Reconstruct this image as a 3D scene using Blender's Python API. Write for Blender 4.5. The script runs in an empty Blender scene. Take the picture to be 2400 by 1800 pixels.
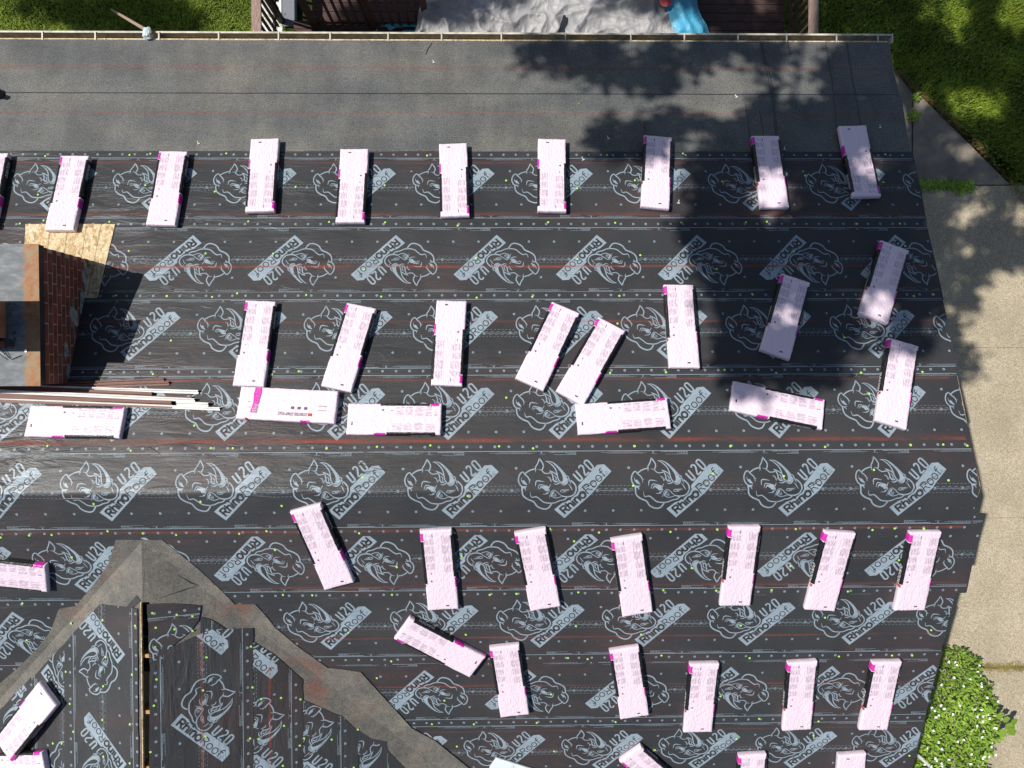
import bpy, bmesh, math, random
from mathutils import Vector, Matrix, noise, geometry
R = random.Random(7)
C = bpy.context.scene.collection
sc = bpy.context.scene

# ------------------------------------------------------------------ camera, sky, sun, exposure
ZC, F = 12.03, 1663.5                       # drone height, focal length in photo pixels (2400 wide)
TX, TY, ROLL = .0156, -.0166, -.0037        # the small lean of the gimbal
fw = Vector((math.sin(TX), math.sin(TY), -1)).normalized()
rt = fw.cross(Vector((0, 1, 0))).normalized(); up = rt.cross(fw)
rt, up = rt*math.cos(ROLL)+up*math.sin(ROLL), up*math.cos(ROLL)-rt*math.sin(ROLL)
cam = bpy.data.cameras.new('camera'); camo = bpy.data.objects.new('camera', cam); C.objects.link(camo)
cam.sensor_width = 36; cam.lens = 36*F/2400; cam.clip_end = 500; cam.clip_start = .05
camo.matrix_world = Matrix(((rt.x, up.x, -fw.x, 0), (rt.y, up.y, -fw.y, 0), (rt.z, up.z, -fw.z, ZC), (0, 0, 0, 1)))
sc.camera = camo
SUN = Vector((-.6214, .181, .888)).normalized()          # towards the sun
w = bpy.data.worlds.new('World'); sc.world = w; w.use_nodes = True
nt = w.node_tree; bg = nt.nodes['Background']; sky = nt.nodes.new('ShaderNodeTexSky'); sky.sky_type = 'NISHITA'
sky.sun_disc = False; sky.sun_elevation = math.asin(SUN.z); sky.sun_rotation = math.atan2(SUN.x, SUN.y)
nt.links.new(sky.outputs[0], bg.inputs[0]); bg.inputs[1].default_value = .07
sl = bpy.data.lights.new('sun', 'SUN'); sl.energy = 4.8; sl.angle = math.radians(.55); sl.color = (1, .955, .89)
so = bpy.data.objects.new('sun', sl); C.objects.link(so); so.rotation_euler = SUN.to_track_quat('Z', 'Y').to_euler(); so.location = SUN*40
sc.view_settings.view_transform = 'Standard'; sc.view_settings.look = 'None'; sc.view_settings.gamma = 1
sc.view_settings.exposure = .17; sc.view_settings.use_curve_mapping = False
sc.render.engine = 'CYCLES'; sc.cycles.max_bounces = 6; sc.cycles.transparent_max_bounces = 12

# ------------------------------------------------------------------ the roof planes
CS, SN = 3/math.sqrt(10), 1/math.sqrt(10)   # a 4 in 12 pitch
YR, ZR = -1.2433, ZC-7.469                  # main ridge
XC, YA = -3.85, -1.783                      # cross gable ridge and where it meets the main slope
ZX = ZR-(YR-YA)/3
RAKE, EAVE = 5.11, 5.885                    # right rake, eave distance along the slope
XL = -9.5

def ray(x, y): return rt*((x-1200)/F)+up*((900-y)/F)+fw
CAM = Vector((0, 0, ZC))
def at_z(x, y, z):
    d = ray(x, y); return CAM+d*((z-ZC)/d.z)
def at_main(x, y, h=0):                     # photo point -> (X, s) on the main roof, s = distance from the ridge
    d = ray(x, y)
    for k in (1, -1):
        t = ((ZR+h/CS)-ZC+k*YR/3)/(d.z+k*d.y/3); q = CAM+d*t
        if k*(q.y-YR) >= -1e-9: break
    return q.x, (q.y-YR)/CS
def at_gable(x, y, side, h=0):              # photo point -> (a, t) on the cross gable
    d = ray(x, y); t = ((ZX+h/CS)-ZC+side*XC/3)/(d.z+side*d.x/3); q = CAM+d*t
    return YA-q.y, side*(q.x-XC)/CS
def M(x, s, h=0):
    k = 1 if s >= 0 else -1
    if abs(s) < .03: return Vector((x, YR+s*CS, ZR-abs(s)*SN+h))
    return Vector((x, YR+s*CS+k*SN*h, ZR-abs(s)*SN+CS*h))
def G(side):
    return lambda a, t, h=0: Vector((XC+side*(t*CS+(SN*h if t > .03 else 0)), YA-a, ZX-t*SN+CS*h))

# ------------------------------------------------------------------ object helpers
def mesh_obj(name, verts, faces, mats, parent=None, mi=None, smooth=False):
    me = bpy.data.meshes.new(name); me.from_pydata([tuple(v) for v in verts], [], faces)
    for m in (mats if isinstance(mats, (list, tuple)) else [mats]): me.materials.append(m)
    if mi: me.polygons.foreach_set('material_index', mi)
    if smooth: me.polygons.foreach_set('use_smooth', [True]*len(me.polygons))
    me.update(); o = bpy.data.objects.new(name, me); C.objects.link(o)
    if parent: o.parent = parent
    return o
def tag(o, label=None, cat=None, group=None, kind=None):
    if label: o['label'] = label
    if cat: o['category'] = cat
    if group: o['group'] = group
    if kind: o['kind'] = kind
    return o
def empty(name, loc=(0, 0, 0), **k):
    o = bpy.data.objects.new(name, None); C.objects.link(o); o.location = loc; o.empty_display_size = .1
    return tag(o, **k)
class MB:
    def __init__(s): s.v, s.f, s.m = [], [], []
    def add(s, vs, fs, m=0):
        n = len(s.v); s.v += vs; s.f += [tuple(i+n for i in f) for f in fs]; s.m += [m]*len(fs)
    def box(s, a, b, mat=None, m=0):
        x0, y0, z0 = a; x1, y1, z1 = b
        vs = [Vector(p) for p in ((x0,y0,z0),(x1,y0,z0),(x1,y1,z0),(x0,y1,z0),(x0,y0,z1),(x1,y0,z1),(x1,y1,z1),(x0,y1,z1))]
        if mat: vs = [mat@v for v in vs]
        s.add(vs, [(3,2,1,0),(4,5,6,7),(0,1,5,4),(1,2,6,5),(2,3,7,6),(3,0,4,7)], m)
    def tube(s, pts, rad, n=8, m=0, cap=True):
        pts = [Vector(p) for p in pts]; rad = rad if isinstance(rad, (list, tuple)) else [rad]*len(pts)
        b = len(s.v); ring = []
        d0 = (pts[1]-pts[0]).normalized(); u = d0.orthogonal().normalized()
        for i, p in enumerate(pts):
            d = (pts[min(i+1, len(pts)-1)]-pts[max(i-1, 0)]).normalized(); u = (u-d*u.dot(d)).normalized(); v = d.cross(u)
            for k in range(n):
                a = 2*math.pi*k/n; s.v.append(p+(u*math.cos(a)+v*math.sin(a))*rad[i])
        for i in range(len(pts)-1):
            for k in range(n):
                s.f.append((b+i*n+k, b+i*n+(k+1)%n, b+(i+1)*n+(k+1)%n, b+(i+1)*n+k)); s.m.append(m)
        if cap:
            s.f.append(tuple(b+k for k in reversed(range(n)))); s.m.append(m)
            e = b+(len(pts)-1)*n; s.f.append(tuple(e+k for k in range(n))); s.m.append(m)
    def build(s, name, mats, parent=None, smooth=False): return mesh_obj(name, s.v, s.f, mats, parent, s.m, smooth)

# ------------------------------------------------------------------ material helpers
class NT:
    def __init__(s, name, rough=.6, spec=.5):
        s.m = bpy.data.materials.new(name); s.m.use_nodes = True; s.t = s.m.node_tree; s.b = s.t.nodes['Principled BSDF']
        s.b.inputs['Roughness'].default_value = rough; s.b.inputs['Specular IOR Level'].default_value = spec
    def n(s, k, **kw):
        o = s.t.nodes.new(k)
        for a, b in kw.items():
            if a.startswith('i_'): o.inputs[int(a[2:]) if a[2:].isdigit() else a[2:].replace('_', ' ')].default_value = b
            else: setattr(o, a, b)
        return o
    def l(s, a, b): s.t.links.new(a, b)
    def pos(s, scale=(1, 1, 1), obj=False, rot=0):
        g = s.n('ShaderNodeTexCoord').outputs['Object'] if obj else s.n('ShaderNodeNewGeometry').outputs['Position']
        mp = s.n('ShaderNodeMapping'); mp.inputs['Scale'].default_value = scale; mp.inputs['Rotation'].default_value = (0, 0, rot); s.l(g, mp.inputs[0]); return mp.outputs[0]
    def noise(s, vec, scale=5, detail=3, rough=.55, dist=0):
        t = s.n('ShaderNodeTexNoise'); t.inputs['Scale'].default_value = scale; t.inputs['Detail'].default_value = detail
        t.inputs['Roughness'].default_value = rough; t.inputs['Distortion'].default_value = dist; s.l(vec, t.inputs['Vector']); return t.outputs[0]
    def ramp(s, fac, stops):
        r = s.n('ShaderNodeValToRGB'); e = r.color_ramp.elements
        while len(e) < len(stops): e.new(.5)
        for i, (p, c) in enumerate(stops):
            e[i].position = p; e[i].color = (c, c, c, 1) if isinstance(c, (int, float)) else (*c, 1)
        s.l(fac, r.inputs[0]); return r.outputs[0]
    def mix(s, fac, a, b, mode='MIX'):
        m = s.n('ShaderNodeMix', data_type='RGBA', blend_type=mode); m.inputs[0].default_value = 1
        for sock, v in ((m.inputs[0], fac), (m.inputs[6], a), (m.inputs[7], b)):
            if hasattr(v, 'is_linked'): s.l(v, sock)
            elif isinstance(v, (int, float)): sock.default_value = v
            else: sock.default_value = (*v, 1)
        return m.outputs[2]
    def math(s, op, a, b=0):
        m = s.n('ShaderNodeMath', operation=op)
        for sock, v in ((m.inputs[0], a), (m.inputs[1], b)):
            if hasattr(v, 'is_linked'): s.l(v, sock)
            else: sock.default_value = v
        return m.outputs[0]
    def col(s, c):
        if hasattr(c, 'is_linked'): s.l(c, s.b.inputs['Base Color'])
        else: s.b.inputs['Base Color'].default_value = (*c, 1)
        return s
    def bump(s, h, strength=.3, dist=.01, prev=None):
        b = s.n('ShaderNodeBump'); b.inputs['Strength'].default_value = strength; b.inputs['Distance'].default_value = dist
        s.l(h, b.inputs['Height'])
        if prev: s.l(prev, b.inputs['Normal'])
        s.l(b.outputs[0], s.b.inputs['Normal']); return b.outputs[0]
    def rough(s, v): s.l(v, s.b.inputs['Roughness']); return s

def simple(name, c, rough=.6, spec=.5, var=.25, scale=8, bump=0, metal=0, vec=(1, 1, 1)):
    k = NT(name, rough, spec); p = k.pos(vec); n = k.noise(p, scale, 4)
    d = tuple(x*(1-var) for x in c); l = tuple(min(1, x*(1+var)) for x in c)
    k.col(k.ramp(n, [(.3, d), (.7, l)])); k.b.inputs['Metallic'].default_value = metal
    if bump: k.bump(k.noise(p, scale*6, 3), bump, .004)
    return k.m

def wrinkle(k, along):                     # shared relief of the rolled underlayment: long soft pulls and a fine weave
    sx, sy = (.75, 3.8) if along == 'x' else (3.8, .75)
    n1 = k.noise(k.pos((sx, sy, 1)), 2.2, 4, .6, .6)
    mask = k.ramp(k.noise(k.pos(), .8, 2), [(.38, .12), (.68, 1)])
    sp = k.n('ShaderNodeSeparateXYZ'); k.l(k.n('ShaderNodeNewGeometry').outputs['Position'], sp.inputs[0])
    loose = k.ramp(k.math('MULTIPLY', k.math('ADD', sp.outputs[0], 6), .1), [(.05, 1), (.5, .5), (.85, .3)])
    h = k.math('MULTIPLY', k.math('MULTIPLY', n1, mask), loose)
    b = k.bump(h, .85, .04)
    n2 = k.noise(k.pos((.35, 9, 1) if along == 'x' else (9, .35, 1)), 9, 3, .6)
    b = k.bump(n2, .12, .003, b)
    b = b = k.bump(k.noise(k.pos(), 34, 3), .25, .004, b)
    k.bump(k.noise(k.pos(), 150, 2), .5, .0016, b)
def make_under(name, along):
    k = NT(name, .44, .33)
    base = k.ramp(k.noise(k.pos(), 1.3, 4), [(.3, (.028, .0295, .0325)), (.7, (.043, .0442, .0468))])
    fib = k.noise(k.pos((1, 14, 1) if along == 'x' else (14, 1, 1)), 14, 3)
    base = k.mix(k.math('MULTIPLY', fib, .2), base, (.06, .058, .056))
    dust = k.ramp(k.noise(k.pos((.5, 1.3, 1)), .9, 5, .62, .5), [(.48, 0), (.68, .9)])
    fine = k.ramp(k.noise(k.pos((1, 2.2, 1)), 9, 5, .7), [(.38, .1), (.7, 1)])
    base = k.mix(k.math('MULTIPLY', k.math('MULTIPLY', dust, fine), .34), base, (.15, .05, .035))
    k.col(base); wrinkle(k, along)
    k.rough(k.ramp(k.noise(k.pos(), 3, 3), [(.3, .40), (.7, .5)])); return k.m
def make_ink(name, along):
    k = NT(name, .42, .45)
    n = k.noise(k.pos(), 5, 4)
    k.col(k.mix(k.ramp(k.noise(k.pos((.6, 3, 1)), 22, 5, .7), [(.45, 0), (.8, .5)]), k.ramp(n, [(.3, (.225, .29, .34)), (.7, (.295, .365, .42))]), (.12, .13, .14)))
    wrinkle(k, along); return k.m
UND = {'x': make_under('underlayment', 'x'), 'y': make_under('underlayment_turned', 'y')}
INK = {'x': make_ink('print_ink', 'x'), 'y': make_ink('print_ink_turned', 'y')}

k = NT('old_felt', .62, .4)
p = k.pos()
c0 = k.ramp(k.noise(k.pos((.5, 1.1, 1)), 1.5, 5, .6), [(.28, (.072, .078, .08)), (.5, (.105, .107, .104)), (.75, (.152, .143, .126))])
grid = k.ramp(k.noise(k.pos((3.3, 1.2, 1)), 1, 2), [(.35, .7), (.6, 1)])
c0 = k.mix(.75, c0, grid, 'MULTIPLY')
fleck = k.ramp(k.noise(p, 85, 3, .65), [(.33, .45), (.66, 1.65)])
c0 = k.mix(1, c0, fleck, 'MULTIPLY')
specks = k.ramp(k.noise(p, 46, 2, .5), [(.765, 0), (.79, .75)])
c0 = k.mix(specks, c0, (.5, .5, .46))
scuff = k.ramp(k.noise(k.pos((1.2, 2.5, 1), rot=.5), 3.4, 5, .7, 1.5), [(.62, 0), (.75, .6)])
c0 = k.mix(scuff, c0, (.075, .05, .04))
k.col(c0); b = k.bump(k.noise(p, 120, 3), .6, .003); k.bump(k.noise(k.pos((.4, 3, 1)), 2, 3), .35, .02, b)
FELT = k.m

k = NT('valley_membrane', .6, .4); p = k.pos()
c0 = k.ramp(k.noise(p, 2.2, 5, .65), [(.25, (.078, .076, .07)), (.5, (.13, .122, .105)), (.78, (.2, .175, .138))])
c0 = k.mix(1, c0, k.ramp(k.noise(p, 95, 3, .65), [(.3, .5), (.7, 1.55)]), 'MULTIPLY')
c0 = k.mix(1, c0, k.ramp(k.noise(k.pos((1, 1, 1)), 16, 5, .7, 1), [(.3, .68), (.5, 1), (.72, 1.2)]), 'MULTIPLY')
c0 = k.mix(k.ramp(k.noise(p, 1.7, 5, .65), [(.56, 0), (.74, .75)]), c0, (.2, .07, .045))
k.col(c0); b = k.bump(k.noise(p, 130, 2), .5, .003); k.bump(k.noise(p, 6, 3), .4, .012, b)
MEMB = k.m

k = NT('chalk', .9, .1)
uv = k.n('ShaderNodeTexCoord').outputs['UV']; sx = k.n('ShaderNodeSeparateXYZ'); k.l(uv, sx.inputs[0])
prof = k.ramp(k.math('ABSOLUTE', k.math('SUBTRACT', sx.outputs[1], .5)), [(0, 1), (.09, .8), (.2, .2), (.5, 0)])
brk = k.ramp(k.noise(k.pos((.7, 4, 1)), 2.2, 5, .7), [(.34, .05), (.66, .8)])
fin = k.ramp(k.noise(k.pos((1, 5, 1)), 40, 4, .7), [(.3, .25), (.65, 1)])
att = k.n('ShaderNodeAttribute', attribute_name='strength', attribute_type='OBJECT')
al = k.math('MULTIPLY', k.math('MULTIPLY', prof, brk), k.math('MULTIPLY', fin, att.outputs['Fac']))
k.col((.48, .115, .07)); k.l(al, k.b.inputs['Alpha']); CHALK = k.m

k = NT('strand_board', .7, .3); p = k.pos()
fl = k.n('ShaderNodeTexVoronoi'); fl.inputs['Scale'].default_value = 38; fl.inputs['Randomness'].default_value = 1
mp = k.pos((1, .45, 1), rot=.6); wn = k.n('ShaderNodeTexNoise'); wn.inputs['Scale'].default_value = 9; k.l(p, wn.inputs['Vector'])
mx = k.n('ShaderNodeVectorMath', operation='ADD'); k.l(mp, mx.inputs[0]); ws = k.n('ShaderNodeVectorMath', operation='SCALE'); ws.inputs['Scale'].default_value = .12
k.l(wn.outputs['Color'], ws.inputs[0]); k.l(ws.outputs[0], mx.inputs[1]); k.l(mx.outputs[0], fl.inputs['Vector'])
sep = k.n('ShaderNodeSeparateColor'); k.l(fl.outputs['Color'], sep.inputs[0])
c0 = k.ramp(sep.outputs[0], [(0, (.42, .28, .13)), (.35, (.6, .45, .25)), (.7, (.68, .54, .33)), (1, (.76, .65, .45))])
c0 = k.mix(1, c0, k.ramp(k.noise(k.pos((3, 1, 1), rot=.9), 30, 3), [(.3, .62), (.65, 1.1)]), 'MULTIPLY')
c0 = k.mix(k.ramp(k.noise(p, 4, 4), [(.6, 0), (.75, .5)]), c0, (.55, .2, .1))
k.col(c0); k.bump(fl.outputs['Distance'], .4, .003); OSB = k.m

LUMBER = simple('lumber', (.5, .27, .11), .7, .3, .3, 14, .3, vec=(1, 6, 1))
DARKIN = simple('attic_dark', (.03, .022, .016), .9, .1)
CREAM = simple('cream_metal', (.5, .47, .4), .4, .5, .12, 6)
GUTIN = simple('gutter_dirt', (.13, .095, .06), .8, .3, .5, 20, .5)
SIDING = simple('pale_siding', (.62, .6, .55), .6, .4, .08, 3)
BRK = simple('red_brick', (.21, .062, .04), .85, .2, .35, 5, .6)
MORTAR = simple('mortar', (.36, .27, .22), .9, .2, .25, 14, .5)
TAR = simple('mortar_smear', (.3, .27, .25), .85, .2, .6, 12, .7)
CLAY = simple('clay_flue', (.36, .15, .075), .75, .3, .25, 8, .3)
BLACKM = simple('dark_metal', (.02, .021, .026), .45, .5, .3, 8)
WHITEM = simple('white_painted_metal', (.66, .655, .63), .4, .5, .12, 9)
BROWNM = simple('brown_painted_metal', (.15, .065, .048), .4, .5, .2, 5)
LIP = simple('gutter_lip', (.5, .46, .36), .5, .4, .35, 9)

k = NT('galvanised_rusty', .6, .25); p = k.pos()
c0 = k.ramp(k.noise(k.pos((1, 2.5, 1)), 6, 5, .65), [(.25, (.085, .095, .105)), (.5, (.14, .153, .165)), (.74, (.25, .265, .275))])
sp = k.n('ShaderNodeSeparateXYZ'); k.l(k.n('ShaderNodeNewGeometry').outputs['Position'], sp.inputs[0])
edge = k.math('ADD', sp.outputs[0], k.math('MULTIPLY', k.math('SUBTRACT', k.noise(p, 9, 5, .7), .5), .22))
band = k.ramp(k.math('MULTIPLY', k.math('ADD', edge, 4.9), 22), [(0, 0), (1, 1)])
rust = k.ramp(k.noise(p, 11, 5, .7), [(.3, (.25, .07, .018)), (.47, (.31, .14, .05)), (.6, (.28, .19, .1)), (.72, (.2, .2, .19))])
c0 = k.mix(k.math('MULTIPLY', band, .95), c0, rust); k.col(c0); k.bump(k.noise(p, 70, 3), .25, .003); GALV = k.m

k = NT('exposed_aggregate', .85, .25); p = k.pos()
c0 = k.ramp(k.noise(p, 1.1, 5, .6), [(.3, (.385, .33, .232)), (.7, (.48, .415, .30))])
vo = k.n('ShaderNodeTexVoronoi'); vo.inputs['Scale'].default_value = 95; k.l(p, vo.inputs['Vector'])
sep = k.n('ShaderNodeSeparateColor'); k.l(vo.outputs['Color'], sep.inputs[0])
c0 = k.mix(1, c0, k.ramp(sep.outputs[0], [(0, .55), (.4, .94), (.75, 1.1), (1, 1.35)]), 'MULTIPLY')
c0 = k.mix(1, c0, k.ramp(k.noise(p, 160, 2), [(.3, .7), (.7, 1.25)]), 'MULTIPLY')
c0 = k.mix(k.ramp(k.noise(p, .8, 5, .65), [(.46, 0), (.72, .5)]), c0, (.26, .22, .15))
c0 = k.mix(k.ramp(k.noise(k.pos((1, .3, 1)), 1.6, 5, .7), [(.56, 0), (.75, .4)]), c0, (.6, .54, .42))
k.col(c0); b = k.bump(vo.outputs['Distance'], .7, .006); CONC = k.m
k = NT('old_walk_concrete', .85, .25); p = k.pos()
c0 = k.ramp(k.noise(p, 2, 5, .65), [(.25, (.15, .135, .11)), (.55, (.235, .205, .165)), (.8, (.33, .28, .21))])
c0 = k.mix(1, c0, k.ramp(k.noise(p, 110, 3, .7), [(.3, .6), (.7, 1.4)]), 'MULTIPLY')
k.col(c0); k.bump(k.noise(p, 90, 3), .6, .006); WALK = k.m

k = NT('soil', .95, .1); p = k.pos()
k.col(k.ramp(k.noise(p, 7, 5, .7), [(.3, (.018, .026, .008)), (.55, (.03, .045, .012)), (.75, (.075, .055, .03))])); k.bump(k.noise(p, 40, 3), .7, .02); SOIL = k.m

def leafmat(name, dark, light, trans=.25, rough=.55, sc_=1.2):
    k = NT(name, rough, .35); p = k.pos()
    oi = k.n('ShaderNodeNewGeometry').outputs['Random Per Island']
    a = k.ramp(oi, [(0, dark), (1, light)])
    k.col(k.mix(1, a, k.ramp(k.noise(p, sc_, 4), [(.3, .6), (.7, 1.35)]), 'MULTIPLY'))
    tr = k.n('ShaderNodeBsdfTranslucent'); k.l(a, tr.inputs[0]); ms = k.n('ShaderNodeMixShader'); ms.inputs[0].default_value = trans
    k.l(k.b.outputs[0], ms.inputs[1]); k.l(tr.outputs[0], ms.inputs[2]); k.l(ms.outputs[0], k.t.nodes['Material Output'].inputs[0]); return k.m
GRASS = leafmat('grass_blades', (.11, .19, .014), (.42, .52, .06), .35)
CLOVER = leafmat('clover_leaves', (.09, .2, .025), (.22, .38, .06), .25)
DRYG = leafmat('dry_grass', (.2, .11, .045), (.33, .22, .1), .1)
SHRUBL = leafmat('shrub_leaves', (.09, .2, .018), (.36, .52, .07), .25)
TREEL = leafmat('tree_leaves', (.03, .07, .012), (.09, .16, .03), .2)
BARK = simple('bark', (.14, .1, .07), .9, .1, .3, 6, .6)
PETAL = simple('white_petal', (.8, .8, .76), .5, .3, .05)

# ------------------------------------------------------------------ ground, drive, walk
e = 90
tag(mesh_obj('ground', [(-e, -e, 0), (e, -e, 0), (e, e, 0), (-e, e, 0)], [(0, 1, 2, 3)], SOIL), kind='structure')
def flat(name, pts, z, mat, thick=.1, kind='structure', parent=None):
    n = len(pts); v = [(x, y, z) for x, y in pts]+[(x, y, z-thick) for x, y in pts]
    return tag(mesh_obj(name, v, [tuple(range(n))]+[(i, i+n, (i+1) % n+n, (i+1) % n) for i in range(n)], mat, parent), kind=kind)
def gp(x, y, z=0): q = at_z(x, y, z); return (q.x, q.y)
lawn_edge = [gp(2050, 120), gp(2098, 170), gp(2150, 222), gp(2200, 262), gp(2245, 305), gp(2290, 345), gp(2330, 395), gp(2370, 440), gp(2420, 490), gp(2520, 560)]
yj = gp(2250, 436)[1]
xw = gp(2138, 300)[0]
flat('walkway', [(xw, yj+.015), (lawn_edge[-2][0], yj+.015)]+[p for p in reversed(lawn_edge[2:-2])]+[(xw, lawn_edge[2][1])], .035, WALK)
flat('walkway', [(4.4, yj+.015), (xw-.025, yj+.015), (xw-.025, lawn_edge[2][1]+.02), (lawn_edge[1][0], lawn_edge[1][1]), (4.4, lawn_edge[0][1]+.5)], .03, WALK)
j1, j2, j3 = gp(2300, 1213)[1], gp(2380, 1562)[1], gp(2300, 815)[1]
for a, b in ((yj-.005, j3+.002), (j3-.002, j1+.003), (j1-.003, j2+.02), (j2-.02, -16)):
    flat('driveway', [(4.2, b), (16, b), (16, a), (4.2, a)], .04, CONC)

# ------------------------------------------------------------------ printed pattern of the underlayment (flat print)
ZS = .000612
def zu(zx): return (zx-245)*ZS
def zv(zy): return (665-zy)*.000628 if zy < 665 else -(zy-665)*.00068
def smoothpath(P, closed=False, n=4):
    if len(P) < 3: return P
    out = []; N = len(P); rng = range(N if closed else N-1)
    g = lambda i: P[i % N] if closed else P[max(0, min(N-1, i))]
    for i in rng:
        p0, p1, p2, p3 = g(i-1), g(i), g(i+1), g(i+2)
        for j in range(n):
            t = j/n; out.append(tuple(.5*((2*p1[c])+(-p0[c]+p2[c])*t+(2*p0[c]-5*p1[c]+4*p2[c]-p3[c])*t*t+(-p0[c]+3*p1[c]-3*p2[c]+p3[c])*t**3) for c in (0, 1)))
    if not closed: out.append(P[-1])
    return out
def stroke(P, wd, closed=False, t0=1, t1=1, smooth=True):   # -> list of quads in zoom units
    Q = smoothpath(P, closed) if smooth else P
    N = len(Q); L, Rr = [], []
    for i, p in enumerate(Q):
        a = Q[(i-1) % N] if closed else Q[max(0, i-1)]; b = Q[(i+1) % N] if closed else Q[min(N-1, i+1)]
        dx, dy = b[0]-a[0], b[1]-a[1]; l = math.hypot(dx, dy) or 1
        f = i/(N-1); wv = wd*.5*(min(1, t0+(1-t0)*f*3.5) if t0 < 1 else 1)*(min(1, t1+(1-t1)*(1-f)*3.5) if t1 < 1 else 1)
        L.append((p[0]-dy/l*wv, p[1]+dx/l*wv)); Rr.append((p[0]+dy/l*wv, p[1]-dx/l*wv))
    return [[L[i], L[(i+1) % N], Rr[(i+1) % N], Rr[i]] for i in range(N if closed else N-1)]
def fill(P):
    v = [Vector((x, y, 0)) for x, y in P]
    return [[P[i] for i in t] for t in geometry.tessellate_polygon([v])]
LG = []
def S(P, wd, **k):
    LG.extend(stroke(P, wd*.95, **k))
def FL(P, sm=True): LG.extend(fill(smoothpath(P, True, 3) if sm else P))
# ear, head top, second ear
S([(330,358),(290,378),(260,430),(248,490),(258,545),(285,588),(318,606),(395,606)], 22, t1=.2)
S([(330,358),(365,405),(412,448),(438,500),(435,555)], 20, t1=.15)
S([(435,512),(468,490)], 12, t1=.3)
FL([(300,445),(303,480),(318,512),(332,500),(352,510),(375,545),(398,582),(355,572),(318,545),(296,500)])
S([(318,612),(360,625),(368,660)], 16, t1=.2)
S([(365,388),(420,348),(480,322),(545,310)], 22)
S([(538,365),(550,325),(545,285),(580,225),(604,172),(615,128)], 20, t0=.2)
S([(612,128),(652,182),(682,240),(676,292),(655,338)], 22)
S([(588,318),(640,326),(682,365),(722,388),(790,380),(835,372)], 17, t0=.2)
# great horn
S([(718,178),(782,202),(842,252),(890,312),(914,380),(925,440),(942,498),(972,532)], 20, t0=.3)
S([(718,178),(812,186),(900,236),(980,312),(1040,382),(1082,436)], 18, t0=.3)
FL([(850,212),(935,272),(1002,348),(1055,420),(1092,476),(1085,528),(1042,560),(968,562),(962,534),(1000,528),(1018,488),(1003,410),(962,338),(908,274)])
S([(858,560),(905,572),(955,548),(1003,562),(1062,550),(1100,508),(1118,455)], 22, t0=.3)
S([(992,585),(1050,580),(1092,545),(1112,490)], 15, t0=.2)
# small horn and hair
S([(778,335),(832,358),(880,385),(915,415)], 18, t0=.2)
S([(778,335),(815,370),(842,422),(848,470),(862,512),(892,530),(930,520)], 22, t0=.2)
S([(868,420),(902,468),(892,512)], 16, t0=.3)
S([(748,445),(792,468),(806,532)], 16, t0=.2, t1=.2); S([(806,532),(836,486)], 16, t0=.2)
# muzzle
S([(1080,432),(1112,444),(1126,490),(1155,578)], 16, t1=.2)
S([(1108,568),(1146,610),(1178,664)], 13, t0=.4, t1=.3)
S([(1150,508),(1202,552),(1237,612),(1234,672),(1198,722),(1140,752),(1060,758),(985,742)], 23)
S([(1095,760),(1040,808),(960,826),(880,860),(790,868),(690,852),(620,800),(552,755),(482,764),(458,732),(448,688)], 20, t1=.3)
S([(306,608),(312,692),(342,750),(412,800),(510,842),(560,910),(620,950),(700,971),(762,955),(800,912),(828,866)], 25)
# brow, eye
S([(538,608),(544,552),(562,515),(620,514),(694,530)], 20, t0=.3, t1=.2)
S([(578,642),(610,580),(680,588),(760,610)], 16, t0=.2); S([(745,640),(786,600),(802,565)], 12, t1=.2)
S([(606,645),(630,612),(664,606)], 14, t0=.2)
FL([(655,604),(712,604),(768,622),(772,650),(750,672),(708,668),(690,640),(664,630)])
S([(655,710),(730,706),(772,680),(778,650)], 14, t0=.2)
# tusk mark and nostril
S([(780,780),(790,722),(820,672),(858,656),(902,680),(990,745),(892,780),(818,750)], 13, t0=.4)
FL([(800,750),(812,706),(846,674),(868,690),(840,712),(830,752)])
S([(838,738),(905,724)], 7); S([(840,758),(898,744)], 7); S([(856,702),(880,756)], 7); S([(880,702),(898,752)], 7)
S([(966,682),(984,656),(1042,654),(1126,644)], 13, t1=.2); S([(966,682),(1000,692),(1050,688),(1074,668),(1118,660)], 11, t1=.3)
S([(1010,672),(1055,670)], 12)
# banner, U20
FL([(1275,602),(1620,245),(1740,235),(1865,355),(1050,1135),(868,980),(1000,872),(1080,842),(1180,772),(1255,702),(1280,650)], False)
S([(1195,398),(1288,500),(1318,514),(1348,490),(1342,462),(1244,345)], 33)
S([(1308,302),(1302,275),(1328,256),(1360,264),(1380,296),(1388,346),(1408,420),(1474,368)], 30)
S([(1398,212),(1410,178),(1442,166),(1472,184),(1545,272),(1548,304),(1520,326),(1488,314),(1408,226)], 30, closed=True)
LOGO = [[(zu(x), zv(y)) for x, y in q] for q in LG]
def text_tris(body, size, off=0):
    cu = bpy.data.curves.new('t', 'FONT'); cu.body = body; cu.size = size; cu.offset = off; cu.resolution_u = 3
    o = bpy.data.objects.new('t', cu); C.objects.link(o); dg = bpy.context.evaluated_depsgraph_get(); ev = o.evaluated_get(dg); me = ev.to_mesh()
    me.calc_loop_triangles(); V = [v.co.copy() for v in me.vertices]; T = [[(V[i].x, V[i].y) for i in t.vertices] for t in me.loop_triangles]
    ev.to_mesh_clear(); bpy.data.objects.remove(o); bpy.data.curves.remove(cu); return T
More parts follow.
